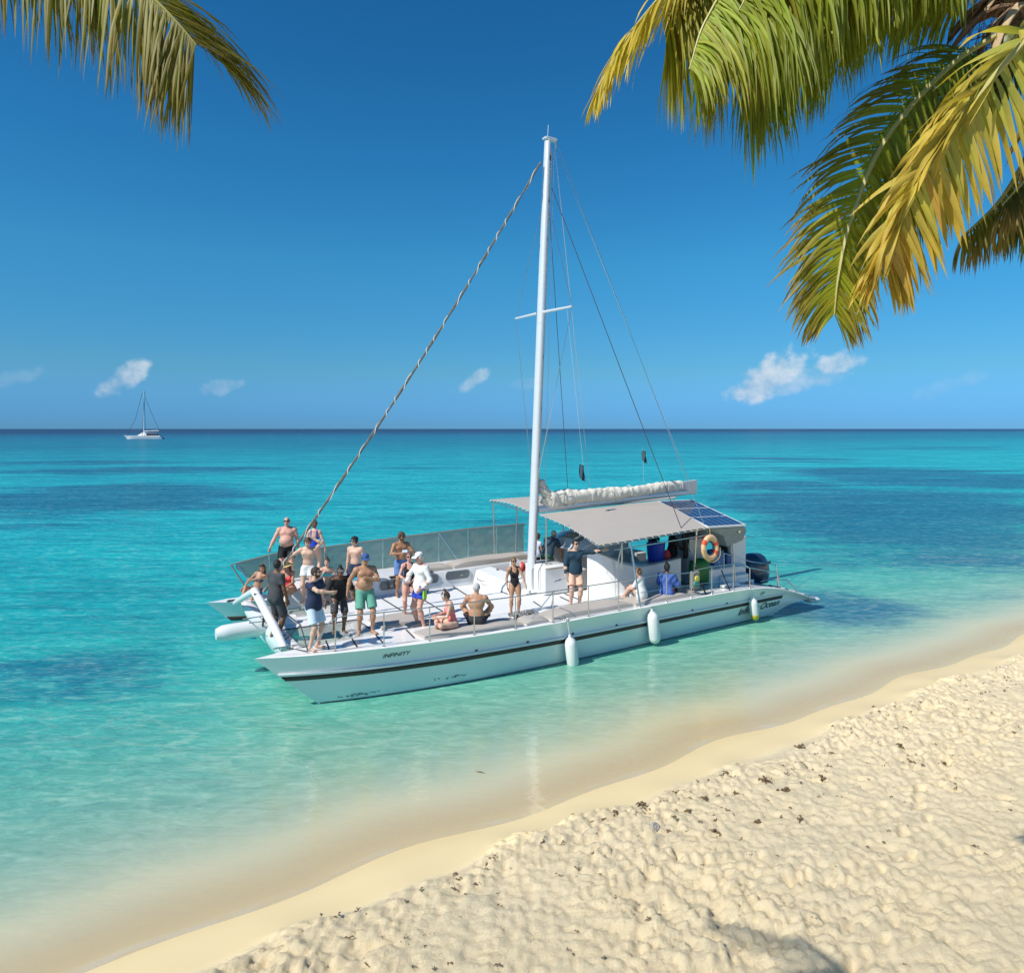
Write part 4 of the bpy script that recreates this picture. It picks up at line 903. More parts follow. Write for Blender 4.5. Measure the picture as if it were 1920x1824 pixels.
def ik(a, b, l1, l2, hint):
    a = np.array(a, float); b = np.array(b, float); d = b-a; L = np.linalg.norm(d); mx = (l1+l2)*.995
    if L > mx: b = a+d/L*mx; L = mx; d = b-a
    u = d/max(L, 1e-6); x = (l1*l1-l2*l2+L*L)/(2*L); hgt = math.sqrt(max(l1*l1-x*x, 0)); w_ = np.array(hint, float); w_ = nrmz(w_-u*(w_@u)); return a+u*x+w_*hgt, b
SKINS = {}
def skin(name, c):
    if name in SKINS: return SKINS[name]
    m = bpy.data.materials.new('skin_'+name); m.use_nodes = True; t = NT(m.node_tree); t.N.clear()
    co = t.n('ShaderNodeTexCoord').outputs['Object']; n1 = t.n('ShaderNodeTexNoise', i_Vector=co, i_Scale=9.0, i_Detail=5.0); n2 = t.n('ShaderNodeTexNoise', i_Vector=co, i_Scale=2.5, i_Detail=2.0)
    cc = t.mix(n1.outputs[0], [x*.86 for x in c], [min(1, x*1.12) for x in c]); cc = t.mix(t.m('MULTIPLY', t.ss(n2.outputs[0], .48, .7), .35), cc, (c[0]*1.02, c[1]*.84, c[2]*.78))
    b = t.n('ShaderNodeBsdfPrincipled', i_Base_Color=cc, i_Roughness=.48, i_Specular_IOR_Level=.4, i_Subsurface_Weight=.0)
    t.n('ShaderNodeOutputMaterial', i_0=b.outputs[0]); SKINS[name] = m; return m
skin('fair', (.66, .42, .31)); skin('pink', (.66, .36, .27)); skin('tan', (.47, .26, .155)); skin('bronze', (.40, .20, .105)); skin('brown', (.17, .085, .05)); skin('dark', (.085, .045, .03))
EYE = mat('eye', (.03, .02, .02), .2); LIP = mat('lip', (.42, .17, .14), .5); BROW = mat('brow', (.05, .03, .02), .8)
LENS = mat('sunglass_lens', (.012, .012, .014), .08, coat=.5)
def cloth(name, c, var=.10, bump=.35, bs=22, trans=0.0): return mat('cloth_'+name, c, .85, var=var, scale=8, bump=bump, bscale=bs, trans=trans)
def hairm(name, c): return mat('hair_'+name, c, .55, var=.45, scale=38, bump=.8, bscale=60)
def mk(name, V, F, mats, parent=None, mi=None):
    me = np_mesh(name, V, F, None)
    for m in (mats if isinstance(mats, (list, tuple)) else [mats]): me.materials.append(m)
    o = bpy.data.objects.new(name, me); COL.objects.link(o)
    if parent: o.parent = parent
    return o
VOX = .012
def person(label, u, v, z, yaw, sk, h=1.75, sex='m', g=1.0, belly=0.0, hip=(0, 0, .93), lean=0.0, tilt=0.0, twist=0.0, head=(0, 0), rh=(.27, .04, .84), lh=(-.27, .04, .84), re=(.5, -1, -.1), le=(-.5, -1, -.1),
           rf=(.11, 0, .085), lf=(-.11, 0, .085), rk=(.15, 1, 0), lk=(-.15, 1, 0), wear=(), hair=None, glasses=None, hat=None, curl=.5, group=None, toe=None, beard=None):
    s = h/1.75; P = lambda p: np.array(p, float)
    p0 = P(hip); pel = rot3('x', -lean*.45)@rot3('y', tilt*.5); ch = rot3('z', twist)@rot3('x', -lean)@rot3('y', tilt)
    wst = p0+pel@P((0, 0, .13)); up = ch@P((0, 0, 1)); fw = ch@P((0, 1, 0)); rt = ch@P((1, 0, 0))
    C = lambda x, y, z_: wst+ch@P((x, y, z_))
    sw = .185*(1+.35*(g-1)) if sex == 'm' else .155*(1+.35*(g-1)); nb = C(0, -.012, .40)
    hd = rot3('z', head[0])@rot3('x', -head[1]); 
    hb = nb+ch@P((0, .015, .075)); Hc = hb+hd@P((0, .022, .098)); H = lambda x, y, z_: Hc+hd@P((x, y, z_))
    B = SDF(); T = SDF(); L = SDF()            # body, torso group, legs group (the latter two are reused for clothes)
    gw = g; hipw = (.158 if sex == 'm' else .172)*gw
    tor = []
    def el(lst, c, r, M, k=.045): lst.append(('e', c, r, M, k))
    def co(lst, a, b, ra, rb, k=.03): lst.append(('c', a, b, ra, rb, k))
    pelv = []; arms = []; legs = []
    el(pelv, p0+pel@P((0, -.012, -.005)), (hipw, .112*gw, .115), pel); 
    for sx in (-1, 1): el(pelv, p0+pel@P((sx*.075, -.055, -.045)), (.085*gw, .085, .095), pel)
    el(tor, (p0+wst)/2+pel@P((0, .005, .06)), ((.142 if sex == 'm' else .125)*gw, .10*gw, .15), pel)
    if belly: el(tor, wst+ch@P((0, .055+belly*.5, .045)), (.15*gw, .075+belly, .15), ch, .06)
    el(tor, C(0, .0, .215), ((.160 if sex == 'm' else .138)*gw, .108*gw, .175), ch)
    if sex == 'f':
        for sx in (-1, 1): el(tor, C(sx*.068, .085*gw, .20), (.062, .058, .062), ch, .03)
    else:
        for sx in (-1, 1): el(tor, C(sx*.078, .066*gw, .262), (.085, .05, .06), ch, .04)
    co(tor, C(-sw*.86, -.005, .345), C(sw*.86, -.005, .345), .058*(.6+.4*gw), .058*(.6+.4*gw), .05)
    co(tor, C(-sw*.45, -.02, .375), C(sw*.45, -.02, .375), .05, .05, .05)
    neck = []; co(neck, C(0, -.012, .36), hb+hd@P((0, .008, .035)), .056 if sex == 'm' else .048, .052 if sex == 'm' else .045, .035)
    heads = []
    el(heads, H(0, -.008, .012), (.074, .094, .098), hd, .02); el(heads, H(0, .022, -.045), (.056, .066, .070), hd, .03); el(heads, H(0, .055, -.085), (.030, .028, .024), hd, .03)
    co(heads, H(0, .090, .012), H(0, .106, -.022), .010, .014, .012); el(heads, H(0, .078, -.050), (.024, .016, .012), hd, .012)
    for sx in (-1, 1): el(heads, H(sx*.077, -.006, -.012), (.010, .020, .030), hd, .008); el(heads, H(sx*.034, .068, -.018), (.024, .022, .024), hd, .02)
    hands = []; ua, fa = .29, .255
    seg = {}
    for sx, hp, eh in ((1, rh, re), (-1, lh, le)):
        sh = C(sx*sw, -.005, .345); e, wr = ik(sh, hp, ua, fa, eh); f = .80 if sex == 'f' else (.92+.08*gw); f *= (.75+.25*gw)
        el(arms, sh+(e-sh)*.06, (.060*f, .060*f, .060*f), np.eye(3), .05)
        co(arms, sh, e, .051*f, .041*f, .035); el(arms, sh+(e-sh)*.5, (.046*f, .046*f, .10), np.stack([nrmz(np.cross(nrmz(e-sh), (0.3, .9, .1))), nrmz(np.cross(np.cross(nrmz(e-sh), (0.3, .9, .1)), nrmz(e-sh))), nrmz(e-sh)], 1), .03)
        co(arms, e, e+(wr-e)*.35, .040*f, .043*f, .03); co(arms, e+(wr-e)*.35, wr, .043*f, .027*f, .03)
        d = nrmz(wr-e); inw = P((-sx, 0, 0))*1.0+P((0, .25, 0)); n_ = inw-d*(inw@d); n_ = nrmz(n_) if np.linalg.norm(n_) > .2 else nrmz(np.cross(d, (0, 0, 1))); side = np.cross(d, n_)
        M = np.stack([side, n_, d], 1); el(arms, wr+d*.052, (.042, .019, .056), M, .02)
        hands.append((wr, d, n_, side, sx)); seg[sx] = (sh, e, wr, f)
    lg = {}
    for sx, fp, kh in ((1, rf, rk), (-1, lf, lk)):
        hj = p0+pel@P((sx*.092*gw, 0, -.04)); k_, an = ik(hj, fp, .425, .425, kh); f = (.9+.1*gw)*(1.0 if sex == 'm' else .98)
        co(legs, hj, k_, .088*f, .056*f, .05); el(legs, hj+(k_-hj)*.28, (.088*f, .092*f, .15), np.stack([nrmz(np.cross(nrmz(k_-hj), (0, 1, .2))), nrmz(np.cross(np.cross(nrmz(k_-hj), (0, 1, .2)), nrmz(k_-hj))), nrmz(k_-hj)], 1), .05)
        co(legs, k_, k_+(an-k_)*.32, .053*f, .055*f, .04); co(legs, k_+(an-k_)*.32, an, .055*f, .034*f, .04)
        sd = nrmz(an-k_); bk = P((0, -1, 0)); bk = bk-sd*(bk@sd); bk = nrmz(bk) if np.linalg.norm(bk) > .1 else P((0, 0, -1)); el(legs, k_+(an-k_)*.30+bk*.020, (.046*f, .046*f, .105), np.stack([nrmz(np.cross(sd, bk)), bk, sd], 1), .04)
        td = nrmz(toe if toe is not None else (sx*.28, 1, 0)); td = np.array(td)
        if abs(sd[2]) < .6 and toe is None: td = nrmz(np.array((sd[0]*.6, sd[1]*.6, .55)))
        an2 = an+P((0, 0, -.045)) if abs(sd[2]) > .6 else an+sd*.04
        co(legs, an, an2-td*.035, .036, .033, .03); co(legs, an2-td*.02+P((0, 0, .0)), an2+td*.155+P((0, 0, -.012)), .036, .024, .03); el(legs, an2+td*.15+P((0, 0, -.012)), (.042, .042, .022), np.eye(3), .03)
        lg[sx] = (hj, k_, an, f)
    def put(S, lst, grow=0.0):
        for q in lst:
            if q[0] == 'e': S.ell(q[1], np.array(q[2])+grow, q[3], q[4])
            else: S.cone(q[1], q[2], q[3]+grow, q[4]+grow, q[5])
    for lst in (pelv, tor, neck, heads, arms, legs): put(B, lst)
    V, F = B.mesh(VOX)
    # fingers: separate bent tubes rooted in the palm
    fb = MB()
    for (wr, d, n_, side, sx) in hands:
        base = wr+d*.088
        for k, (off, ln) in enumerate(((-.030, .060), (-.010, .074), (.010, .078), (.029, .070))):
            a = base+side*off*1.0-d*.02; pts = [a]; dd = d.copy(); 
            for j, fr in enumerate((.42, .34, .30)):
                dd = nrmz(dd+n_*curl*(.35+.25*j)+side*off*1.2); pts.append(pts[-1]+dd*ln*fr*1.25)
            fb.tube([tuple(x) for x in pts], [.0105, .0098, .0088, .006], 6)
        # thumb leaves the side of the palm near its base
        ts = -side*(1 if True else -1); a = wr+d*.03+ts*.026; t1 = nrmz(d*.7+ts*.75+n_*.35); b_ = a+t1*.040; c_ = b_+nrmz(d*.95+ts*.25+n_*.45)*.034
        fb.tube([tuple(a-t1*.01), tuple(b_), tuple(c_), tuple(c_+nrmz(d+n_*.4)*.012)], [.014, .0125, .0105, .007], 6)
    eb = MB()
    for sx in (-1, 1):
        c = H(sx*.031, .079, .018); M = Matrix.Translation(Vector(c))@Matrix([list(r)+[0] for r in hd]+[[0, 0, 0, 1]]).to_4x4()
        eb.lathe([(.0, -.0085), (.009, -.006), (.0125, 0), (.009, .006), (0, .0085)], 8, mi=1, M=M)
        c = H(sx*.033, .084, .038); M = Matrix.Translation(Vector(c))@Matrix([list(r)+[0] for r in hd]+[[0, 0, 0, 1]]).to_4x4()
        eb.lathe([(.0, -.005), (.012, -.003), (.018, 0), (.012, .003), (0, .005)], 8, mi=3, M=M)
    M = Matrix.Translation(Vector(H(0, .088, -.052)))@Matrix([list(r)+[0] for r in hd]+[[0, 0, 0, 1]]).to_4x4()
    eb.lathe([(.0, -.0075), (.015, -.005), (.023, 0), (.015, .005), (0, .0075)], 10, mi=2, M=M)
    me = bpy.data.meshes.new('person'); nv = len(V)
    allv = [tuple(p) for p in V]+fb.v+eb.v; allf = [tuple(map(int, f)) for f in F]+[tuple(i+nv for i in f) for f in fb.f]+[tuple(i+nv+len(fb.v) for i in f) for f in eb.f]
    me.from_pydata(allv, [], allf); me.polygons.foreach_set('material_index', [0]*(len(F)+len(fb.f))+eb.mi); me.polygons.foreach_set('use_smooth', [True]*len(allf))
    for m in (SKINS[sk], EYE, LIP, BROW): me.materials.append(m)
    root = bpy.data.objects.new('person', me); COL.objects.link(root); root.scale = (s, s, s)
    pos = bw(u, v, z); root.location = pos
    f0 = math.atan2(-pos.y, -pos.x); root.rotation_euler = (0, 0, f0-math.pi/2+yaw)
    tag(root, label, 'person', group)
    # ---- clothes
    seed = (sum(map(ord, label)) % 97)*.37
    fold = lambda amp, fr=26: (lambda X, Y, Z: amp*np.sin(fr*(X*.8+Z*.5+Y*.3)+seed+2.2*np.sin(9*Z+seed))*np.sin(14*(Y+Z*.4)+seed))
    iP = lambda X, Y, Z, i: (X-p0[0])*pel[0, i]+(Y-p0[1])*pel[1, i]+(Z-p0[2])*pel[2, i]
    iC = lambda X, Y, Z, i: (X-wst[0])*ch[0, i]+(Y-wst[1])*ch[1, i]+(Z-wst[2])*ch[2, i]
    iH = lambda X, Y, Z, i: (X-Hc[0])*hd[0, i]+(Y-Hc[1])*hd[1, i]+(Z-Hc[2])*hd[2, i]
    for wq in wear:
        kind, m = wq[0], wq[1]
        S = SDF()
        if kind == 'shorts':
            frac, flare = wq[2], wq[3] if len(wq) > 3 else .022
            top = .075 if belly == 0 else .04
            put(S, pelv, .010); put(S, [q for q in tor[:1]], .008)
            if belly: put(S, [tor[1]], -.012)
            for sx in (-1, 1):
                hj, k_, an, f = lg[sx]; e = hj+(k_-hj)*min(frac, 1.0); r1 = (.088-.032*min(frac, 1))*f
                S.cone(hj, e, .088*f+.014, r1+.014+flare, .05)
                if frac > 1: S.cone(k_, k_+(an-k_)*(frac-1), .056*f+.016, .056*f+.022, .04)
            def clip(X, Y, Z):
                c = iP(X, Y, Z, 2)-top
                for sx in (-1, 1):
                    hj, k_, an, f = lg[sx]; a, b = (hj, k_) if frac <= 1 else (k_, an); d = nrmz(b-a); e = a+(b-a)*(frac if frac <= 1 else frac-1)
                    near = ((X-e[0])**2+(Y-e[1])**2+(Z-e[2])**2) < .18**2
                    c = np.where(near, np.maximum(c, (X-e[0])*d[0]+(Y-e[1])*d[1]+(Z-e[2])*d[2]), c)
                return c
            V, F = S.mesh(VOX, clip=clip, noise=fold(.0045)); mk(wq[4] if len(wq) > 4 else 'shorts', V, F, m, root)
        elif kind in ('tshirt', 'longsleeve'):
            sl = wq[2]; hem = wq[3] if len(wq) > 3 else -.06
            put(S, tor, .014); put(S, pelv[:1], .020); S.ell(p0+pel@P((0, .0, .04)), (hipw+.040, .118*gw+.036, .27), pel, .06)
            for sx in (-1, 1):
                sh, e, wr, f = seg[sx]
                if sl <= 1: S.cone(sh, sh+(e-sh)*sl, .066*f, .058*f+.008, .05)
                else: S.cone(sh, e, .064*f, .054*f, .05); S.cone(e, e+(wr-e)*(sl-1), .053*f, .038*f, .04)
            def clip(X, Y, Z):
                hm = hem-iP(X, Y, Z, 2)
                for sx in (-1, 1):          # sleeves may hang below the hem
                    sh, e, wr, f = seg[sx]; d_ = wr-e; t_ = np.clip(((X-e[0])*d_[0]+(Y-e[1])*d_[1]+(Z-e[2])*d_[2])/(d_@d_), 0, 1)
                    hm = np.where((X-e[0]-t_*d_[0])**2+(Y-e[1]-t_*d_[1])**2+(Z-e[2]-t_*d_[2])**2 < .062**2, -1, hm)
                c = np.maximum(hm, iC(X, Y, Z, 2)-.405+.10*np.clip(iC(X, Y, Z, 1)*2, 0, .4))
                for sx in (-1, 1):
                    sh, e, wr, f = seg[sx]; a, b = (sh, e) if sl <= 1 else (e, wr); d = nrmz(b-a); q = a+(b-a)*(sl if sl <= 1 else sl-1)
                    near = ((X-q[0])**2+(Y-q[1])**2+(Z-q[2])**2) < .10**2
                    c = np.where(near, np.maximum(c, (X-q[0])*d[0]+(Y-q[1])*d[1]+(Z-q[2])*d[2]), c)
                return c
            V, F = S.mesh(VOX, clip=clip, noise=fold(.006, 20)); mk('tshirt' if kind == 'tshirt' else 'long_sleeve_shirt', V, F, m, root)
        elif kind == 'swimsuit':
            put(S, tor, .006); put(S, pelv, .006); put(S, [q for q in legs if q[0] == 'e' or True][:0], .006)
            for sx in (-1, 1): hj, k_, an, f = lg[sx]; S.cone(hj, hj+(k_-hj)*.18, .088*f+.006, .086*f+.006, .05)
            low = wq[2] if len(wq) > 2 else .0
            def clip(X, Y, Z):
                pz, px_ = iP(X, Y, Z, 2), np.abs(iP(X, Y, Z, 0)); cz, cx, cyy = iC(X, Y, Z, 2), np.abs(iC(X, Y, Z, 0)), iC(X, Y, Z, 1)
                leg = (px_*1.35-.085)-(pz+.02)                                  # high-cut leg opening
                neckc = np.where(cyy > -.02, cz-(.235+cx*.75), cz-(.16+cx*.3+low))
                strap = np.maximum(np.abs(cx-.085)-.022, cz-.41)
                arm = cx-.142
                return np.maximum(np.maximum(leg*.6, np.maximum(np.minimum(neckc, strap), arm*1.0)), -(pz+.16))
            V, F = S.mesh(VOX, clip=clip); mk('swimsuit', V, F, m, root)
        elif kind == 'bikini':
            put(S, tor, .006); 
            def clip(X, Y, Z): cz, cx, cyy = iC(X, Y, Z, 2), np.abs(iC(X, Y, Z, 0)), iC(X, Y, Z, 1); return np.maximum(np.abs(cz-.20)-np.where(cyy > .03, .052-np.maximum(.06-cx, 0)*.55, .014), cz-.5)
            V, F = S.mesh(VOX, clip=clip); mk('bikini_top', V, F, m, root)
            S = SDF(); put(S, pelv, .006)
            def clip2(X, Y, Z): pz, px_ = iP(X, Y, Z, 2), np.abs(iP(X, Y, Z, 0)); return np.maximum(pz-.045, ((px_*1.0-.06)-(pz+.09))*.7)
            V, F = S.mesh(VOX, clip=clip2); mk('bikini_bottom', V, F, wq[2] if len(wq) > 2 else m, root)
        elif kind == 'towel':
            put(S, tor, .045); put(S, pelv, .05)
            for sx in (-1, 1): sh, e, wr, f = seg[sx]; S.cone(sh, e, .085, .085, .08)
            def clip(X, Y, Z): return np.maximum(-.16-iP(X, Y, Z, 2), iC(X, Y, Z, 2)-.40)
            V, F = S.mesh(VOX, clip=clip, noise=lambda X, Y, Z: .012*np.sin(38*X+6*np.sin(5*Z))*np.cos(3*Y+7*Z)); mk('towel', V, F, m, root)
        elif kind == 'stripe':      # coloured band down the outer leg of the shorts
            hj, k_, an, f = lg[wq[2]]; sb_ = MB(); o_ = P((wq[2]*.112*f, .02, 0)); a = hj+o_; b = hj+(k_-hj)*wq[3]+o_*.98
            sb_.box(tuple(np.minimum(a, b)-(.016, .02, 0)), tuple(np.maximum(a, b)+(.016, .02, .02)), bev=.008); sb_.build('shorts_stripe', m, root)
        elif kind == 'band':      # bright lower band on trunks
            for sx in (-1, 1):
                hj, k_, an, f = lg[sx]; S.cone(hj+(k_-hj)*wq[2], hj+(k_-hj)*wq[3], .075*f+.03, .070*f+.036, .03)
            def clip(X, Y, Z):
                c = np.full(np.broadcast(X, Y, Z).shape, -1.0, np.float32)
                for sx in (-1, 1):
                    hj, k_, an, f = lg[sx]; d = nrmz(k_-hj); t = (X-hj[0])*d[0]+(Y-hj[1])*d[1]+(Z-hj[2])*d[2]; L_ = np.linalg.norm(k_-hj)
                    near = np.abs(X-hj[0]) < .14; c = np.where(((X-hj[0])*sx > -.09), np.maximum(t-L_*wq[3], L_*wq[2]-t), c)
                return c
            V, F = S.mesh(VOX, clip=clip); mk('hem_band', V, F, m, root)
    # ---- hair, hats, glasses
    if hair:
        kind, m = hair; S = SDF(); S.ell(H(0, -.012, .018), (.086, .106, .106), hd, .02)
        if kind == 'curly': S.ell(H(0, -.01, .03), (.098, .112, .108), hd, .03)
        if kind in ('long', 'bob', 'pony', 'bun'): S.ell(H(0, -.06, -.03), (.078, .055, .075), hd, .03)
        if kind == 'long':
            for sx in (-1, 0, 1): S.cone(H(sx*.055, -.06, -.02), H(sx*.075, -.075+.02*abs(sx), -.21), .045, .03, .04)
        if kind == 'pony': S.cone(H(0, -.10, .02), H(.02, -.14, -.12), .036, .022, .03)
        if kind == 'bun': S.ell(H(0, -.045, .135), (.045, .045, .042), None, .015)
        def clip(X, Y, Z):
            x, y, zz = iH(X, Y, Z, 0), iH(X, Y, Z, 1), iH(X, Y, Z, 2)
            if kind == 'bald': return np.maximum(zz-.045, np.maximum(y-.02, -.075-zz))
            face = np.minimum(y-.035-(zz-.02)*.0, .068-zz) if True else 0       # front of the face stays free below the hairline
            cut = np.maximum(face, -(zz+.075)) if kind in ('short', 'curly') else face
            return np.maximum(cut, np.where(kind in ('short', 'curly'), -1, -1))
        amp, fr = (.010, 60) if kind == 'curly' else (.004, 45)
        V, F = S.mesh(.010, clip=clip, noise=lambda X, Y, Z: amp*np.sin(fr*X+3*np.sin(30*Z))*np.sin(fr*Y+seed)*np.cos(fr*.7*Z)); mk('hair', V, F, m, root)
    if beard:
        S = SDF(); S.ell(H(0, .024, -.052), (.066, .072, .072), hd, .02)
        def clipb(X, Y, Z): zz, y, x = iH(X, Y, Z, 2), iH(X, Y, Z, 1), np.abs(iH(X, Y, Z, 0)); return np.maximum(np.maximum(zz+.030-x*.45, -y-.005), np.minimum(.034-x, np.minimum(y-.02, .012-np.abs(zz+.052))*-1)*0-1)
        V, F = S.mesh(.010, clip=clipb); mk('beard', V, F, beard, root)
    M4 = Matrix.Translation(Vector(Hc))@Matrix([list(r)+[0] for r in hd]+[[0, 0, 0, 1]]).to_4x4()
    tr = lambda mb_: [tuple(M4@Vector(p)) for p in mb_.v]
    if glasses:
        gm, gz, gy, gt = glasses if isinstance(glasses, tuple) else (LENS, .016, .096, 0); gb = MB()
        for sx in (-1, 1): gb.box((sx*.035-.028, gy-.012, gz-.019), (sx*.035+.028, gy+.006, gz+.017), bev=.008); gb.tube([(sx*.062, gy-.004, gz+.008), (sx*.082, .0, gz+.008)], .005, 5)
        gb.tube([(-.012, gy, gz+.008), (.012, gy, gz+.008)], .005, 5); gb.v = tr(gb); gb.build('sunglasses', gm, root)
    if hat:
        kind, m = hat; hb_ = MB()
        if kind == 'cap':
            hb_.lathe([(.088, .040), (.090, .06), (.086, .09), (.066, .116), (.035, .127), (0, .13)], 16, M=Matrix.Diagonal((.95, 1.12, 1, 1)))
            rows = [[(r_*math.sin(a)*.95, .02+r_*math.cos(a)*1.05, .045-.03*(r_-.09)/.09-.012*math.cos(2*a)*0) for a in np.linspace(-.80, .80, 9)] for r_ in (.085, .12, .158)]
            hb_.slab(rows, .006)
        else:
            hb_.lathe([(.20, .028), (.19, .036), (.105, .048), (.098, .075), (.09, .12), (.05, .138), (0, .14)], 20, M=Matrix.Diagonal((.92, 1.05, 1, 1)))
        hb_.v = tr(hb_); hb_.build('cap' if kind == 'cap' else 'straw_hat', m, root)
    return root, (lambda p: root.matrix_basis @ Vector(p))
# ---- the cast
BLK = cloth('black', (.012, .012, .014)); WHT = cloth('white', (.78, .78, .76)); NVY = cloth('navy', (.018, .03, .075)); TEALN = cloth('deep_teal', (.012, .045, .075)); GRY = cloth('charcoal', (.055, .058, .065))
SEA = cloth('sea_green', (.12, .36, .27)); RED = cloth('coral_red', (.75, .06, .07)); PINK = cloth('salmon_pink', (.85, .22, .20)); PEACH = cloth('peach', (.80, .50, .36)); DEN = cloth('denim', (.05, .07, .12), var=.3); ROY = cloth('royal_blue', (.015, .05, .42)); BLUS = cloth('steel_blue', (.10, .20, .42))
TURQ = cloth('turquoise', (.12, .60, .55), var=.3); LIME = cloth('lime', (.35, .75, .06)); GRN = cloth('pine_green', (.04, .13, .10)); SKY = cloth('sky_blue', (.10, .55, .75)); PALE = cloth('pale_blue_white', (.60, .72, .85)); LAV = cloth('lavender_white', (.62, .66, .82)); TWL = cloth('blue_beach_towel', (.06, .13, .42), var=.5); DKS = cloth('dark_patterned', (.03, .03, .035), var=.6); MINTG = cloth('dark_green_shirt', (.02, .06, .10))
CAPB = cloth('blue_cap', (.04, .10, .28)); CAPW = cloth('white_cap', (.78, .79, .80)); STRAW = mat('straw', (.72, .52, .22), .8, var=.25, scale=40, bump=.5, bscale=80)
HB = hairm('black', (.012, .010, .010)); HBR = hairm('brown', (.09, .045, .025)); HLB = hairm('light_brown', (.20, .105, .05)); HG = hairm('grey_white', (.55, .54, .52)); HDB = hairm('dark_brown', (.04, .022, .015))
G_ = (LENS, .016, .096, 0); GUP = (LENS, .085, .075, 0); GW = (mat('mirror_lens', (.5, .55, .6), .1, metal=.7), .016, .096, 0)
D = math.radians
RD = 1.15
pp = {}
pp[1] = person('big bellied man in sunglasses and black shorts, hand on the far bow rail', .87, 6.1, 1.56, D(-8), 'pink', h=1.86, g=1.28, belly=.085, rh=(.42, .20, .93), lh=(-.33, .04, .84), wear=[('shorts', BLK, .62, .03)], hair=('bald', HDB), glasses=G_)
pp[2] = person('woman in a dark blue swimsuit with her back turned beside the forestay', 1.58, 5.75, 1.56, D(168), 'fair', h=1.76, sex='f', rh=(.30, .06, .90), lh=(-.26, .06, .86), wear=[('swimsuit', ROY)], hair=('bob', HLB))
pp[3] = person('brown haired young man in white trunks holding the forestay with a raised arm', 1.10, 4.72, 1.16, D(-14), 'fair', h=1.84, lean=.10, head=(D(10), .35), rh=(.70, .30, .98), re=(.4, -.3, 1), lh=(-.16, .16, 1.72), le=(-1, .2, .35), wear=[('shorts', WHT, .45, .02)], hair=('curly', HBR))
pp[4] = person('woman with sunglasses on her head sitting on the far bow in denim shorts', .02, 6.15, 1.24, D(-25), 'tan', h=1.66, sex='f', hip=(0, 0, .13), lean=-.10, tilt=-.30, head=(D(15), .15), rh=(.52, .10, .06), re=(.5, -1, .5), lh=(.02, .30, .50), le=(-1, .3, .2), rf=(.18, .62, -.05), lf=(-.06, .55, -.20), rk=(.1, .2, 1), lk=(-.2, .3, 1), wear=[('shorts', DEN, .42, .015), ('bikini', DEN)], hair=('long', HBR), glasses=GUP)
pp[5] = person('black haired man in charcoal T-shirt and shorts standing on the front beam', -.55, 1.62, 1.16, D(128), 'brown', h=1.80, g=1.03, lean=.05, rh=(.25, .12, .86), lh=(-.24, .10, .86), head=(D(20), .1), wear=[('shorts', GRY, .92, .025), ('tshirt', GRY, .62)], hair=('short', HB))
pp[6] = person('seated woman in a straw hat and coral red swimsuit, hugging her knees', .68, 5.02, 1.44, D(-30), 'tan', h=1.68, sex='f', hip=(0, 0, .12), lean=.25, head=(D(-20), .25), rh=(.14, .42, .22), lh=(-.12, .44, .24), rf=(.13, .42, -.28), lf=(-.12, .44, -.26), rk=(.1, .4, 1), lk=(-.1, .4, 1), wear=[('swimsuit', RED)], hair=('long', HBR), hat=('straw', STRAW))
pp[7] = person('bearded man in navy T-shirt and white shorts pointing at the near bow', -.08, .18, 1.185, D(48), 'fair', h=1.80, head=(D(25), .05), lean=.04, rh=(.02, .46, 1.26), re=(1, .1, -.25), lh=(-.20, .30, .98), le=(-.6, -1, -.2), wear=[('shorts', PALE, .80, .03), ('tshirt', NVY, .55, -.10)], hair=('short', HDB), glasses=G_, curl=.8, beard=HDB)
pp[8] = person('seated woman in a turquoise bikini behind the person in black', 1.72, 5.0, 1.42, D(-2), 'fair', h=1.66, sex='f', hip=(0, 0, .12), lean=.08, head=(D(-8), .05), rh=(.26, .10, .10), lh=(-.24, .25, .22), rf=(.12, .48, -.26), lf=(-.13, .46, -.26), rk=(.15, .5, 1), lk=(-.15, .5, 1), wear=[('bikini', TURQ, PALE)], hair=('bun', HBR))
pp[9] = person('person in black T-shirt and dark shorts with hair in a topknot, leaning forward', .92, 1.50, 1.10, D(8), 'brown', h=1.74, hip=(0, -.10, .90), lean=.62, head=(D(-5), -.20), rh=(.42, .34, .62), lh=(-.42, .22, .62), re=(1, -.4, 0), le=(-1, -.4, 0), wear=[('shorts', GRY, 1.0, .02), ('tshirt', BLK, .95, -.08)], hair=('bun', HB), glasses=GW)
pp[10] = person('bare chested man in blue cap and sea green shorts, hand on his chest', 1.36, .92, 1.165, D(14), 'tan', h=1.88, g=1.12, belly=.035, head=(D(-5), .08), rh=(.36, -.12, .92), lh=(-.02, .20, 1.24), le=(-1, -.2, -.3), rf=(.14, .03, .085), lf=(-.14, .10, .085), wear=[('shorts', SEA, .82, .035)], hair=('short', HBR), glasses=G_, hat=('cap', CAPB), curl=.9)
pp[11] = person('curly haired boy in navy trunks with a light blue hem by the far rail', 2.46, 4.72, 1.08, D(-28), 'fair', h=1.82, g=.93, head=(D(-14), .15), rh=(.25, .02, .80), lh=(-.25, -.05, .84), wear=[('shorts', NVY, .78, .025), ('band', SKY, .60, .80)], hair=('curly', HB), glasses=G_)
pp[12] = person('bearded bare chested man in blue shorts holding a phone at his chest', 3.80, 4.55, 1.08, D(18), 'bronze', h=1.87, head=(D(20), .15), rh=(.10, .26, 1.20), re=(1, -.2, -.5), lh=(-.10, .26, 1.22), le=(-1, -.2, -.5), wear=[('shorts', BLUS, .75, .025)], hair=('curly', HBR), glasses=G_, beard=HBR)
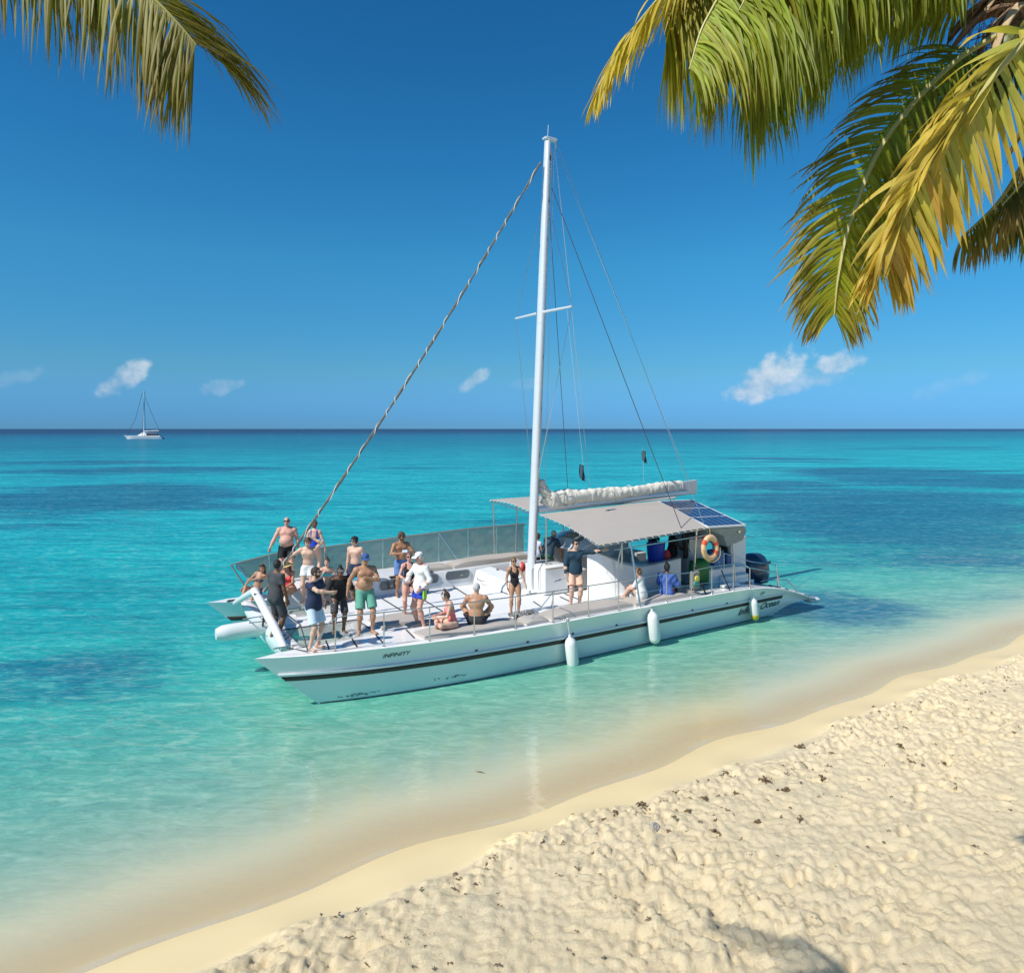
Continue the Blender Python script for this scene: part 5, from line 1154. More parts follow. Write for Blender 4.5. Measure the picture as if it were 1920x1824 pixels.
pp[13] = person('woman in black swimsuit and sunglasses holding a drink beside the man in white', 2.98, 2.05, 1.07, D(4), 'pink', h=1.70, sex='f', g=1.05, rh=(.08, .24, 1.05), re=(1, -.2, -.6), lh=(-.06, .24, 1.02), le=(-1, -.2, -.6), rf=(.11, 0, .085), lf=(-.15, .14, .085), wear=[('swimsuit', BLK, .02)], hair=('bob', HLB), glasses=G_, curl=.9)
pp[14] = person('man in white long sleeved shirt and white cap with royal blue shorts', 2.80, .92, 1.08, D(-52), 'pink', h=1.88, head=(D(-10), .12), rh=(.22, .24, 1.06), re=(1, -.4, -.2), lh=(-.20, .12, .96), le=(-1, -.9, .0), wear=[('shorts', ROY, .50, .025), ('longsleeve', WHT, 1.95, -.12), ('stripe', LIME, -1, .46)], hair=('short', HG), hat=('cap', CAPW))
pp[15] = person('woman in salmon pink swimsuit sitting cross legged with headphones, looking down', 3.22, .02, 1.27, D(-78), 'fair', h=1.68, sex='f', hip=(0, 0, .10), lean=.22, head=(0, .45), rh=(.10, .40, .28), lh=(-.08, .40, .26), rf=(-.06, .42, .04), lf=(.10, .36, .06), rk=(1, .5, .12), lk=(-1, .5, .12), wear=[('swimsuit', PINK)], hair=('bun', HBR), curl=.9)
pp[16] = person('older white haired bare backed man sitting with his back to the shore', 3.85, -.02, 1.27, D(176), 'tan', h=1.82, g=1.24, hip=(0, 0, .11), lean=.12, rh=(.34, .42, .26), lh=(-.34, .40, .24), rf=(.22, .58, .05), lf=(-.22, .55, .05), rk=(.6, .4, .8), lk=(-.6, .4, .8), wear=[('shorts', DKS, .8, .02)], hair=('short', HG))
pp[17] = person('woman in black one piece and sunglasses leaning on the near rail with a cup', 5.42, .75, 1.10, D(8), 'tan', h=1.52, sex='f', tilt=.06, head=(D(6), 0), rh=(.24, .06, .88), lh=(-.34, .30, .84), le=(-.6, -.6, .2), wear=[('swimsuit', BLK, .05)], hair=('bob', HLB), glasses=G_)
pp[18] = person('dark haired man in navy long sleeved shirt and peach shorts, arm stretched to the canopy', 7.28, .62, 1.09, D(16), 'fair', h=1.88, rh=(.28, .10, .86), lh=(-.74, .10, 1.46), le=(-.2, -.4, -1), head=(D(18), .04), wear=[('shorts', PEACH, .74, .03), ('longsleeve', TEALN, 1.94, -.06)], hair=('short', HB), glasses=G_)
pp[19] = person('man in blue shirt and green trousers bending over behind the mast locker', 8.44, 3.62, 1.07, D(150), 'tan', h=1.86, g=1.12, hip=(0, -.12, .92), lean=.75, head=(0, .45), rh=(.24, .52, .66), lh=(-.24, .52, .66), wear=[('shorts', GRN, 1.70, .02, 'trousers'), ('tshirt', MINTG, .80, -.02)], hair=('bald', HG))
pp[20] = person('woman in lavender and blue top with black shorts standing right behind the mast', 7.98, 3.72, 1.07, D(150), 'tan', h=1.66, sex='f', lean=.25, head=(0, .5), rh=(.22, .26, .80), lh=(-.24, .28, .80), wear=[('shorts', BLK, .9, .012), ('tshirt', LAV, .30, .02)], hair=('bob', HBR))
pp[21] = person('blonde woman in white shirt sitting by the near rail with her knees drawn up', 9.18, .05, 1.20, D(-120), 'fair', h=1.66, sex='f', hip=(0, 0, .12), lean=.15, head=(0, .2), rh=(.12, .44, .30), lh=(-.12, .42, .28), rf=(.12, .55, .06), lf=(-.12, .52, .06), rk=(.1, .2, 1), lk=(-.1, .2, 1), wear=[('tshirt', WHT, .85, -.12), ('bikini', WHT)], hair=('bob', HLB))
pp[22] = person('black haired person wrapped in a blue striped towel sitting by the near rail', 10.15, .08, 1.20, D(165), 'dark', h=1.70, hip=(0, 0, .12), lean=.10, rh=(.2, .35, .3), lh=(-.2, .35, .3), rf=(.15, .55, .06), lf=(-.15, .52, .06), rk=(.2, .2, 1), lk=(-.2, .2, 1), wear=[('towel', TWL), ('shorts', RED, .7, .02)], hair=('bun', HB))
pp[23] = person('crew member dressed in black standing in the shade behind the bar', 11.95, 1.75, 1.07, D(95), 'dark', h=1.82, head=(0, .2), rh=(.18, .34, 1.05), lh=(-.2, .30, 1.05), re=(1, -.5, -.4), le=(-1, -.5, -.4), wear=[('shorts', BLK, 1.75, .02, 'trousers'), ('tshirt', BLK, .6, -.08)], hair=('short', HB))
# pieces they wear or hold
def small(name, mb, m, label, cat, **k): o = mb.build(name, m); tag(o, label, cat); return o
def hand_pt(i, p): return pp[i][1](p)
mb = MB(); c = hand_pt(12, (0, .355, 1.27)); mb.box((c.x-.075, c.y-.008, c.z-.045), (c.x+.075, c.y+.008, c.z+.045), bev=.006, rot=(R(-40), 0, R(20))); small('phone', mb, PALE, 'phone in a pale blue case held by the bearded man at the far rail', 'phone')
def cup(i, p, lab, m):
    c = hand_pt(i, p); mb = MB(); mb.lathe([(.026, -.055), (.034, .05), (.036, .055), (.03, .05), (.0, .045)], 12, M=Matrix.Translation(c)); small('plastic_cup', mb, m, lab, 'cup')
CUPM = mat('milky_plastic', (.75, .77, .78), .3, trans=.3)
cup(13, (.01, .34, 1.08), 'white plastic cup in the hands of the woman in black by the man in white', CUPM)
cup(17, (-.40, .36, .74), 'clear plastic cup held over the near rail by the lone woman in black', CUPM)
cup(14, (.16, .36, 1.08), 'white plastic cup in the hand of the man in white cap', CUPM)
r15 = pp[15][0]; mb = MB()
for sx in (-1, 1): mb.lathe([(0, -.014), (.03, -.012), (.034, .0), (.03, .012), (0, .014)], 10, M=Matrix.Translation((sx*.088, .26+.0, .79))@Matrix.Rotation(R(90), 4, 'Y'))
mb.tube([(-.09, .255, .80), (-.08, .23, .87), (0, .22, .905), (.08, .23, .87), (.09, .255, .80)], .009, 6); mb.build('headphones', CAPW, r15)

# ---------------------------------------------------------------- loose things on and around the boat
def at_boat(o): o.location = BO; o.rotation_euler = (0, 0, TH); return o
def thing(name, mb, m, label, cat, group=None, **k): o = mb.build(name, m, **k); at_boat(o); tag(o, label, cat, group); return o
def pad(u0, u1, vf0, vf1, z, th, n=14, wob=.012):
    mb = MB(); rows = []; us = np.linspace(u0, u1, n)
    for i, u in enumerate(us):
        v0, v1 = vf0(u), vf1(u); e = min(1, min(i, n-1-i)/1.5); r = []
        for t in (0, .04, .12, .35, .65, .88, .96, 1): r.append((u, v0+(v1-v0)*t, z(u)+th*(.25 if t in (0, 1) else .8 if t in (.04, .96) else 1)*(.45+.55*e)+wob*math.sin(u*3.1+t*5)))
        rows.append(r)
    mb.slab(rows, th*.95 if th < .12 else th*.8); return mb
sz = lambda u: sheer_z(u)+.03
thing('deck_cushion', pad(2.35, 4.95, lambda u: vr(u)+.10, lambda u: vr(u)+.78, sz, .10), PADM, 'taupe cushion on the near rail that the seated pink woman and old man share', 'cushion', 'taupe deck cushions')
thing('deck_cushion', pad(5.05, 5.72, lambda u: vr(u)+.10, lambda u: vr(u)+.74, sz, .10, n=8), PADM, 'short taupe cushion under the dark patterned cloth', 'cushion', 'taupe deck cushions')
thing('deck_cushion', pad(5.86, 8.6, lambda u: vr(u)+.12, lambda u: vr(u)+.86, sz, .12), PADM, 'long empty taupe cushion along the near rail below the navy shirted man', 'cushion', 'taupe deck cushions')
thing('deck_cushion', pad(8.7, 11.3, lambda u: vr(u)+.12, lambda u: vr(u)+.78, sz, .10), PADM, 'taupe cushion along the near rail under the woman in white and the towelled person', 'cushion', 'taupe deck cushions')
thing('bench_cushion', pad(4.3, 5.75, lambda u: 4.98, lambda u: 5.62, lambda u: 1.59, .13), CANVAS, 'beige bench cushion above the oval windows, forward one', 'cushion', 'beige bench cushions')
thing('bench_cushion', pad(5.8, 8.75, lambda u: 4.98, lambda u: 5.66, lambda u: 1.62+.02*(u-5.8), .17), CANVAS, 'long beige bench cushion above the oval windows, running aft to the mast', 'cushion', 'beige bench cushions')
thing('deck_mat', pad(1.95, 3.25, lambda u: 1.35, lambda u: 2.35, lambda u: 1.08, .10, n=9), PADM, 'beige padded mat lying on the foredeck behind the green shorts man', 'mat')
thing('deck_mat', pad(2.5, 3.4, lambda u: .85, lambda u: 1.2, lambda u: sheer_z(u)+.02, .05, n=8), CANVAS, 'thin grey mat by the feet of the man in white cap', 'mat')
mb = MB(); rows = []
for i in range(16):
    t = i/15; rows.append([(4.95+t*.75, .02+.30*s+.03*math.sin(9*t), 1.275+.07*math.sin(math.pi*t)*(1-abs(2*s-1)**2)+.025*math.sin(13*t+7*s)) for s in np.linspace(0, 1, 8)])
mb.slab(rows, .03)
def checker():
    m = bpy.data.materials.new('black_white_cloth'); m.use_nodes = True; t = NT(m.node_tree); t.N.clear(); co = t.n('ShaderNodeTexCoord').outputs['Object']
    wv = t.n('ShaderNodeTexVoronoi', i_Vector=co, i_Scale=22.0, feature='DISTANCE_TO_EDGE'); c = t.mix(t.ss(wv.outputs['Distance'], .03, .10), (.5, .5, .48), (.02, .02, .022)); b = t.n('ShaderNodeBsdfPrincipled', i_Base_Color=c, i_Roughness=.9); t.n('ShaderNodeOutputMaterial', i_0=b.outputs[0]); return m
thing('beach_wrap', mb, checker(), 'black and white patterned wrap crumpled on the short cushion', 'wrap')
# fenders
def fender(u, ztop, zbot, r, lab, tip=None, lean=.0):
    e = empty('fender', bw(u, hull_out(u, .5)-r-.03, (ztop+zbot)/2), TH+0); tag(e, lab, 'fender', 'white fenders hanging on the near hull')
    L = ztop-zbot; mb = MB(); prof = [(.0, -L/2), (r*.45, -L/2+.015), (r*.82, -L/2+.07), (r, -L/2+.17), (r*1.02, 0), (r, L/2-.17), (r*.82, L/2-.07), (r*.4, L/2-.01), (.035, L/2+.02), (.03, L/2+.07), (0, L/2+.07)]
    M = Euler((R(3), R(-10+lean), 0)).to_matrix().to_4x4()
    body = MB(); body.lathe(prof, 20, M=M); bo = body.build('fender_body', FENDM, e)
    if tip: tb = MB(); tb.lathe([(.0, -L/2-.004), (r*.46, -L/2+.010), (r*.835, -L/2+.066), (r*1.02, -L/2+.17), (r*1.03, -L/2+.22), (r*.9, -L/2+.22)], 20, M=M); tb.build('fender_tip', YELLM, e)
    rp = MB(); top = M@Vector((0, 0, L/2+.06)); loc = e.location; q = e.matrix_basis.inverted_safe()@bw(u-.02-(.12 if lean == 0 else 0), vr(u)-.06, sheer_z(u)+.03); M2 = Matrix.Translation(e.location)@Matrix.Rotation(TH, 4, 'Z'); q = M2.inverted()@bw(u-.16, vr(u)-.04, sheer_z(u)+.03)
    mid = M2.inverted()@bw(u-.13, hull_out(u, sheer_z(u)-.03)-.03, sheer_z(u)-.03)
    rp.tube([top, mid, q], .010, 6); rp.build('fender_rope', WHITEROPE, e)
fender(6.30, .72, -.12, .155, 'white fender with a rope, nearest the bow, under the short cushion')
fender(9.18, .98, .06, .165, 'large white fender amidships under the seated woman in white')
fender(13.52, .80, .06, .135, 'white fender with a yellow tip hanging over the stern lettering', tip=True, lean=-4)
# rope hitch on the gunwale
mb = MB(); mb.tube(crom([(6.08, vr(6.1)-.02, 1.16), (6.15, vr(6.1)+.05, 1.2), (6.22, vr(6.1)-.02, 1.17), (6.12, vr(6.1)-.06, 1.16), (6.2, vr(6.1)+.06, 1.16)], 20), .016, 6); mb.build('rope_hitch', WHITEROPE, boat)
# lifebuoy
e = empty('lifebuoy', bw(11.82, .0, 2.44), TH); tag(e, 'orange and white lifebuoy hanging under the canopy corner at the stern', 'lifebuoy')
ORG = mat('orange_red_band', (.75, .09, .03), .5); BUO = mat('faded_orange_foam', (.82, .50, .28), .6, var=.22, scale=4)
mb = MB(); ring = [[((.265+.085*math.cos(b))*math.cos(a), .07*math.sin(b), (.265+.085*math.cos(b))*math.sin(a)*1.15) for b in [2*math.pi*k/12 for k in range(12)]] for a in [2*math.pi*j/36 for j in range(37)]]
mb.grid(ring, closed=True); mb.build('ring', BUO, e)
for a0 in (.45, -.55, 2.6):
    mb = MB(); mb.grid([[((.265+.092*math.cos(b))*math.cos(a), .077*math.sin(b), (.265+.092*math.cos(b))*math.sin(a)*1.15) for b in [2*math.pi*k/12 for k in range(12)]] for a in np.linspace(a0-.2, a0+.2, 6)], closed=True); mb.build('reflective_band', ORG, e)
mb = MB(); mb.tube([(0, 0, .40), (-.02, 0, .62)], .010, 6); mb.tube(crom([(-.36, -.06, .0), (-.30, -.1, -.3), (.0, -.1, -.42), (.3, -.1, -.28), (.36, -.06, 0)], 16), .009, 5); mb.build('grab_line', mat('yellow_rope', (.60, .45, .08), .8), e)
# things round the bar and stern
BLUEP = mat('blue_plastic', (.01, .05, .42), .4); GRNP = mat('green_plastic', (.012, .16, .025), .45); REDP = mat('red_bag', (.65, .05, .04), .6)
mb = MB(); mb.lathe([(.24, 0), (.25, .02), (.285, .52), (.295, .54), (.27, .54), (.25, .05), (0, .05)], 20, M=Matrix.Translation((10.85, 1.30, 1.955))); thing('blue_bin', mb, BLUEP, 'round blue plastic bin standing on the bar counter', 'bin')
mb = MB(); mb.lathe([(.0, 0), (.12, .02), (.15, .12), (.10, .26), (.05, .30), (0, .31)], 12, M=Matrix.Translation((11.22, 1.22, 1.955))@Matrix.Diagonal((1, .7, 1, 1))); thing('red_bag', mb, REDP, 'small red bag on the bar beside the blue bin', 'bag')
mb = MB(); mb.box((9.35, 1.4, 1.70), (9.95, 1.95, 1.98), bev=.05); thing('green_crate', mb, mat('leaf_green', (.07, .22, .03), .6, var=.3), 'leaf green crate tucked behind the rounded bar front', 'crate')
mb = MB(); mb.lathe([(.035, 0), (.042, .16), (.03, .16), (0, .15)], 10, M=Matrix.Translation((9.9, 1.32, 1.955))); thing('paper_cup', mb, CUPM, 'white paper cup on the bar next to the green crate', 'cup')
mb = MB(); mb.lathe([(.30, -.55), (.36, -.5), (.38, 0), (.36, .12), (.24, .20), (0, .23)], 18, M=Matrix.Translation((12.35, .95, 1.72))@Matrix.Diagonal((1.05, .6, 1, 1))); thing('green_tub', mb, GRNP, 'dark green plastic tub behind the aft seat', 'tub')
mb = MB(); mb.box((13.0, .95, 1.62), (13.45, 1.3, 2.12), bev=.03); thing('blue_cooler', mb, mat('mid_blue_plastic', (.03, .17, .45), .4), 'mid blue cooler box standing on the aft seat below the lifebuoy', 'cooler')
mb = MB(); mb.box((13.62, .98, 1.62), (13.84, 1.4, 1.95), bev=.03); thing('blue_cooler', mb, mat('deep_blue_plastic', (.015, .10, .32), .4), 'deep blue cooler box in front of the aft locker opening', 'cooler')
mb = MB(); mb.box((6.98, 3.75, 1.07), (7.4, 4.15, 1.42), bev=.04); o = thing('cool_box', mb, ROY, 'bright blue cool box with a white band beside the mast', 'cooler'); mb = MB(); mb.box((6.965, 3.74, 1.24), (7.41, 4.16, 1.29), bev=.01); mb.build('white_band', GEL, o)
for k, (u, v, r, h, m, lab) in enumerate(((7.15, 4.45, .28, .45, DKS, 'dark rucksack heaped against the far coaming by the mast'), (7.5, 4.4, .24, .4, GRY, 'charcoal rucksack beside the dark one by the mast'), (7.75, 4.1, .16, .3, REDP, 'red bag on the rucksacks behind the mast'))):
    S = SDF(); S.ell((0, 0, h*.5), (r, r*.7, h*.5), None, .05); S.ell((r*.5, .02, h*.3), (r*.5, r*.5, h*.35), None, .06); S.ell((-r*.4, 0, h*.85), (r*.35, r*.4, h*.25), None, .06)
    V, F = S.mesh(.022, noise=lambda X, Y, Z: .012*np.sin(23*X+8*Z)*np.sin(19*Y+11*Z)); o = mk('rucksack' if m is not REDP else 'bag', V, F, m); o.location = bw(u, v, 1.06 if m is not REDP else 1.45); o.rotation_euler = (0, 0, TH+.5*k); tag(o, lab, 'bag')
mb = MB(); mb.tube(crom([(7.02, 3.62, 1.06), (7.02, 3.62, 1.8), (7.1, 3.62, 1.95), (7.3, 3.62, 1.95), (7.38, 3.62, 1.8), (7.38, 3.62, 1.06)], 24), .02, 8); mb.build('mast_pulpit', GEL, boat)
# dark wetsuits hanging under the canopy, snorkel bag on the rail, orange life vests
S = SDF(); S.cone((0, 0, 0), (0, 0, -.55), .13, .10, .05); S.cone((-.06, 0, -.55), (-.07, 0, -1.0), .07, .05, .04); S.cone((.06, 0, -.55), (.07, 0, -1.0), .07, .05, .04); S.cone((-.13, 0, -.05), (-.20, 0, -.5), .055, .04, .04); S.cone((.13, 0, -.05), (.2, 0, -.5), .055, .04, .04)
V, F = S.mesh(.022)
for k, (u, v, lab) in enumerate(((11.35, 1.95, 'black wetsuit hanging under the canopy beside the blue bin'), (12.05, 1.25, 'black wetsuit hanging by the helm next to the crew member'))):
    o = mk('wetsuit', V, F, BLK); o.location = bw(u, v, 2.95); o.rotation_euler = (0, 0, TH+.4*k); tag(o, lab, 'wetsuit', 'hanging wetsuits')
    mb = MB(); mb.tube([(-.17, 0, .0), (0, 0, .09), (.17, 0, 0)], .012, 5); mb.tube([(0, 0, .09), (0, 0, .2)], .006, 5); mb.build('hanger', BLACK, o)
mb = MB(); mb.box((10.9, vr(10.9)+.10, 1.3), (11.25, vr(10.9)+.25, 1.85), bev=.05); o = thing('mesh_bag', mb, mat('grey_net_bag', (.28, .27, .24), .8, var=.3, alpha=.85), 'grey mesh bag of snorkel gear hanging on the near stern rail', 'bag')
for (z, m) in ((1.62, mat('yellow_mask', (.65, .6, .1), .4)), (1.48, mat('teal_mask', (.02, .3, .25), .4))): mb = MB(); mb.lathe([(.03, -.03), (.09, -.02), (.1, .0), (.09, .02), (.03, .03)], 12, M=Matrix.Translation((11.05+.03*(z-1.5)*10, vr(10.9)+.09, z))@Matrix.Rotation(R(90), 4, 'X')); mb.build('dive_mask', m, o)
for k, (u, v) in enumerate(((8.97, 2.85), (8.72, 3.1))):
    S = SDF(); S.ell((0, 0, .2), (.2, .12, .22), None, .05); S.ell((.1, .05, .3), (.1, .1, .12), None, .05); V, F = S.mesh(.025, noise=lambda X, Y, Z: .01*np.sin(30*X+9*Z)); o = mk('life_vest', V, F, mat('orange_vest', (.70, .20, .02), .7)); o.location = bw(u, v, 1.70 if k == 0 else 1.06); o.rotation_euler = (0, 0, TH+k); tag(o, ('orange life vest on the seat box behind the mast locker', 'orange life vest on the deck at the bending man\'s feet')[k], 'life vest', 'orange life vests')
# ---------------------------------------------------------------- distant catamaran on the horizon
def far_boat():
    d = 445.0; loc = Vector((( 270-960)*d/FOC, d, 0)); e = empty('distant_catamaran', loc, R(8)); tag(e, 'small white catamaran under bare mast far out near the horizon', 'catamaran')
    for y in (-2.6, 2.6):
        mb = MB(); rows = []
        for t in np.linspace(0, 1, 14):
            x = -10.5+21.5*t; wdt = .95*min(1, t*4)**.6; top = 2.0-.25*t+(-.9*max(0, (t-.86)/.14)); x0 = x+ (1.6*(1-t) if t < .1 else 0)
            rows.append([(x, y-wdt, top), (x0, y-wdt*.85, .8), (x0, y-wdt*.5, -.4), (x0, y+wdt*.5, -.4), (x0, y+wdt*.85, .8), (x, y+wdt, top)])
        mb.grid(rows, closed=True); mb.add(rows[-1], [tuple(range(6))]); mb.build('hull', GEL, e)
    mb = MB(); mb.box((-5.5, -2.2, 1.1), (9.5, 2.2, 1.95), bev=.2); mb.build('deck', GEL, e)
    mb = MB(); mb.add([(-3.2, -2.3, 1.9), (-3.2, 2.3, 1.9), (2, 2.3, 1.9), (2, -2.3, 1.9), (-.6, -1.6, 3.7), (-.6, 1.6, 3.7), (1.6, 1.6, 4.0), (1.6, -1.6, 4.0)], [(3, 2, 1, 0), (4, 5, 6, 7), (0, 1, 5, 4), (1, 2, 6, 5), (2, 3, 7, 6), (3, 0, 4, 7)]); mb.build('cabin', GEL, e)
    mb = MB(); mb.box((1.8, -2.5, 3.3), (8.2, 2.5, 3.5), bev=.05); mb.build('canopy', CANVAS, e)
    mb = MB(); mb.box((1.9, -1.9, 1.95), (7.5, 1.9, 3.0)); mb.build('shaded_cockpit', mat('cockpit_shade', (.07, .06, .05), .8), e)
    for x in (2.2, 8.0):
        for y in (-2.4, 2.4): mb = MB(); mb.tube([(x, y, 1.9), (x, y, 3.3)], .09, 6); mb.build('canopy_post', STEEL, e)
    mb = MB(); mb.tube([(-.2, 0, 3.6), (.1, 0, 28.5)], [.28, .2], 8); mb.build('mast', ALU, e)
    mb = MB(); mb.tube([(-.1, 0, 4.6), (8.4, 0, 4.9)], .25, 8); mb.build('boom', ALU, e)
    for pts in ([(-9.5, 0, 2.2), (-4.6, 0, 12.5), (-.9, 0, 27.8)], [(8.6, 0, 5.0), (5, 0, 13.5), (.9, 0, 24.), (.3, 0, 28.2)], [(0, -2.9, 2.1), (.1, 0, 26)], [(0, 2.9, 2.1), (.1, 0, 26)]): mb = MB(); mb.tube(pts, .10, 5); mb.build('stay', DARKROPE, e)
    mb = MB(); mb.tube([(-10, -2.5, 2.0), (-9.6, 0, 2.6), (-10, 2.5, 2.0)], .12, 6); mb.build('bow_beam', GEL, e)
    mb = MB(); mb.tube([(9.8, -2, 1.9), (10.9, -1.5, 2.6), (11.2, -1.5, 1.4)], .10, 6); mb.build('stern_davit', DARKROPE, e)
far_boat()

# ---------------------------------------------------------------- coconut palms: their crowns hang into the top corners of the view
def leaf_material(name, trans=0.38):
    m = bpy.data.materials.new(name); m.use_nodes = True; t = NT(m.node_tree); t.N.clear()
    at = t.n('ShaderNodeAttribute', attribute_name='tint'); co = t.n('ShaderNodeTexCoord').outputs['Object']
    nz = t.n('ShaderNodeTexNoise', i_Vector=co, i_Scale=3.0, i_Detail=5.0, i_Roughness=.65)
    c = t.mix(nz.outputs[0], t.mix(1.0, at.outputs['Color'], (.62, .66, .6), 'MULTIPLY'), t.mix(1.0, at.outputs['Color'], (1.35, 1.30, 1.2), 'MULTIPLY'))
    b = t.n('ShaderNodeBsdfPrincipled', i_Base_Color=c, i_Roughness=.5, i_Specular_IOR_Level=.28)
    tl = t.n('ShaderNodeBsdfTranslucent', i_0=t.mix(1.0, c, (1.25, 1.2, .55), 'MULTIPLY'))
    t.n('ShaderNodeOutputMaterial', i_0=t.n('ShaderNodeMixShader', i_0=trans, i_1=b.outputs[0], i_2=tl.outputs[0]).outputs[0]); return m
LEAF = leaf_material('palm_leaflet')
RACH = mat('palm_rachis', (.42, .38, .13), .5, var=.2, scale=5)
BARK = mat('palm_bark', (.20, .165, .13), .9, var=.35, scale=7, bump=.8, bscale=12)
FIBRE = mat('palm_fibre', (.21, .13, .075), .95, var=.55, scale=9, bump=.8, bscale=30)
def leaflet_geo(base, d, side, L, wd, droop, twist, col, tipc, rg):
    """one long folded leaflet: 3 vertices across, tapered, drooping under its own weight"""
    ns = 6; vs = []; cs = []; p = np.array(base, float); dd = nrmz(d); G = np.array((0, 0, -1.0))
    for i in range(ns+1):
        t = i/ns
        w_ = wd*(.42+1.9*t if t < .25 else .9*(1-((t-.25)/.75)**2.2)+.05) if i < ns else wd*.04
        s_ = side-dd*(side@dd); s_ = nrmz(s_); n_ = np.cross(dd, s_)
        tw = twist*t; s2 = s_*math.cos(tw)+n_*math.sin(tw); n2 = np.cross(dd, s2)
        vs += [p-s2*w_*.5, p+n2*w_*.16, p+s2*w_*.5]; c = np.array(col)*(1-t**2)+np.array(tipc)*t**2; cs += [c]*3
        p = p+dd*L/ns; dd = nrmz(dd+G*droop*(.35+.9*t)/ns*2.2+rg.normal(0, .03, 3))
    fs = []
    for i in range(ns):
        for j in (0, 1): fs.append((i*3+j, i*3+j+1, i*3+3+j+1, i*3+3+j))
    return vs, fs, cs
def leaf_obj(name, vs, fs, cs, parent, m=LEAF):
    me = bpy.data.meshes.new(name); me.from_pydata([tuple(v) for v in vs], [], fs); me.materials.append(m)
    at = me.attributes.new('tint', 'FLOAT_COLOR', 'POINT'); at.data.foreach_set('color', np.concatenate([np.asarray(cs, np.float32), np.ones((len(cs), 1), np.float32)], 1).ravel())
    me.polygons.foreach_set('use_smooth', [True]*len(fs)); o = bpy.data.objects.new(name, me); COL.objects.link(o); o.parent = parent; return o
def frond(tree, path, n, L0, wd, droop, col, tipc, singles=0, seed=1, spread=(.75, .75), fwd=.75, r0=.032, up=(0, 0, 1), lenf=None, start=.12, vdrop=.25, tipcol=None, name_label=None, jit=.10):
    rg = np.random.default_rng(seed); P = crom(path, 60); 
    mb = MB(); mb.tube([tuple(p) for p in P], [r0*(1-.86*i/59) for i in range(60)], 6, flat=(1.3, .8)); fr = mb.build('frond', RACH, tree)
    if name_label: tag(fr, name_label)
    allv, allf, allc = [], [], []; cnt = 0; upv = nrmz(up)
    items = []
    for i in range(n):
        t = start+(1-start)*(i+rg.uniform(-.3, .3))/n; t = min(max(t, 0), .995)
        for sd_ in (-1, 1): items.append((t, sd_))
    for (t, sd_) in items:
        k = t*59; i0 = min(int(k), 58); p = P[i0]+(P[i0+1]-P[i0])*(k-i0); tg = nrmz(P[i0+1]-P[i0]); sv = nrmz(np.cross(tg, upv)); nv = np.cross(sv, tg)
        if spread[0 if sd_ < 0 else 1] == 0: continue
        prof = (math.sin(math.pi*(.12+.80*t))**.6 if lenf is None else lenf(t)); L = L0*prof*rg.uniform(.88, 1.10)
        a = fwd*(.7+.75*t); d = nrmz(tg*a+sv*sd_*spread[0 if sd_ < 0 else 1]+nv*(.22-vdrop)+rg.normal(0, jit, 3)); 
        cc = np.array(col)*(1-t)+np.array(tipcol if tipcol is not None else col)*t; cc = cc*rg.uniform(.72, 1.28)*(1+rg.normal(0, .06, 3)); tc_ = np.array(tipc)*rg.uniform(.7, 1.3)
        vs, fs, cs = leaflet_geo(p, d, tg, L, wd*rg.uniform(.8, 1.2)*(1-.35*t), droop*rg.uniform(.7, 1.35), rg.normal(0, .7), np.clip(cc, 0, 1), np.clip(tc_, 0, 1), rg)
        if cnt < singles: leaf_obj('leaflet', vs, fs, cs, fr); cnt += 1
        else: o = len(allv); allv += vs; allf += [tuple(q+o for q in f) for f in fs]; allc += cs
    if allv: tag(leaf_obj('leaflets', allv, allf, allc, fr), kind='stuff')
    return fr
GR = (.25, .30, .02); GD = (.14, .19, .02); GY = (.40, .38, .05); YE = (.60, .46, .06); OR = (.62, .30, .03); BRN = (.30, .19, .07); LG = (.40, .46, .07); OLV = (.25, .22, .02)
def trunk(tree, pts, r0, r1, n=70):
    P = crom(pts, n); rad = [r0+(r1-r0)*i/(n-1)+.012*(i % 2) for i in range(n)]; mb = MB(); mb.tube([tuple(p) for p in P], rad, 14); mb.build('trunk', BARK, tree)
# right palm: its trunk stands just outside the frame on the right
KR = .66
Q = lambda *a: [pt(x, y, d*KR) for x, y, d in a]
rt_loc = Vector((7.3, 6.6, float(sand_height(np.array([7.3]), np.array([6.6]))[0])-.1)); rt = empty('palm_tree', (0, 0, 0)); tag(rt, 'coconut palm on the right whose yellow green fronds hang from a brown fibrous crown', 'palm tree')
cr = np.array(pt(1935, 25, 8.6*KR)); trunk(rt, [tuple(rt_loc), (7.1, 6.7, 3.5), (6.2, 6.9, 6.8), (cr[0]+.10, cr[1], cr[2]-.1)], .17, .11)
# curtain fronds along the top edge
CUR = lambda t: (.92+.20*math.sin(math.pi*t))*(1 if t < .72 else 1-.55*(t-.72)/.28)*(.45+.55*min(1, t/.62))
CU2 = lambda t: (.92+.2*math.sin(math.pi*t)*(1 if t < .7 else .7))*(.45+.55*min(1, t/.62))
frond(rt, Q((1900, 0, 8.6), (1760, -75, 8.4), (1560, -95, 8.2), (1400, -60, 8.0), (1325, 35, 7.9), (1292, 130, 7.9)), 190, .94, .032, 1.6, GR, OLV, seed=3, spread=(.5, .75), fwd=.35, vdrop=.8, lenf=CUR, tipcol=LG, name_label='long frond that hangs like a curtain along the top edge')
frond(rt, Q((1900, -5, 8.9), (1740, -120, 8.9), (1520, -140, 8.8), (1370, -110, 8.7), (1275, -40, 8.6), (1240, 15, 8.6)), 170, .98, .032, 1.9, OLV, GY, seed=4, spread=(.6, .7), fwd=.35, vdrop=.85, lenf=CU2)
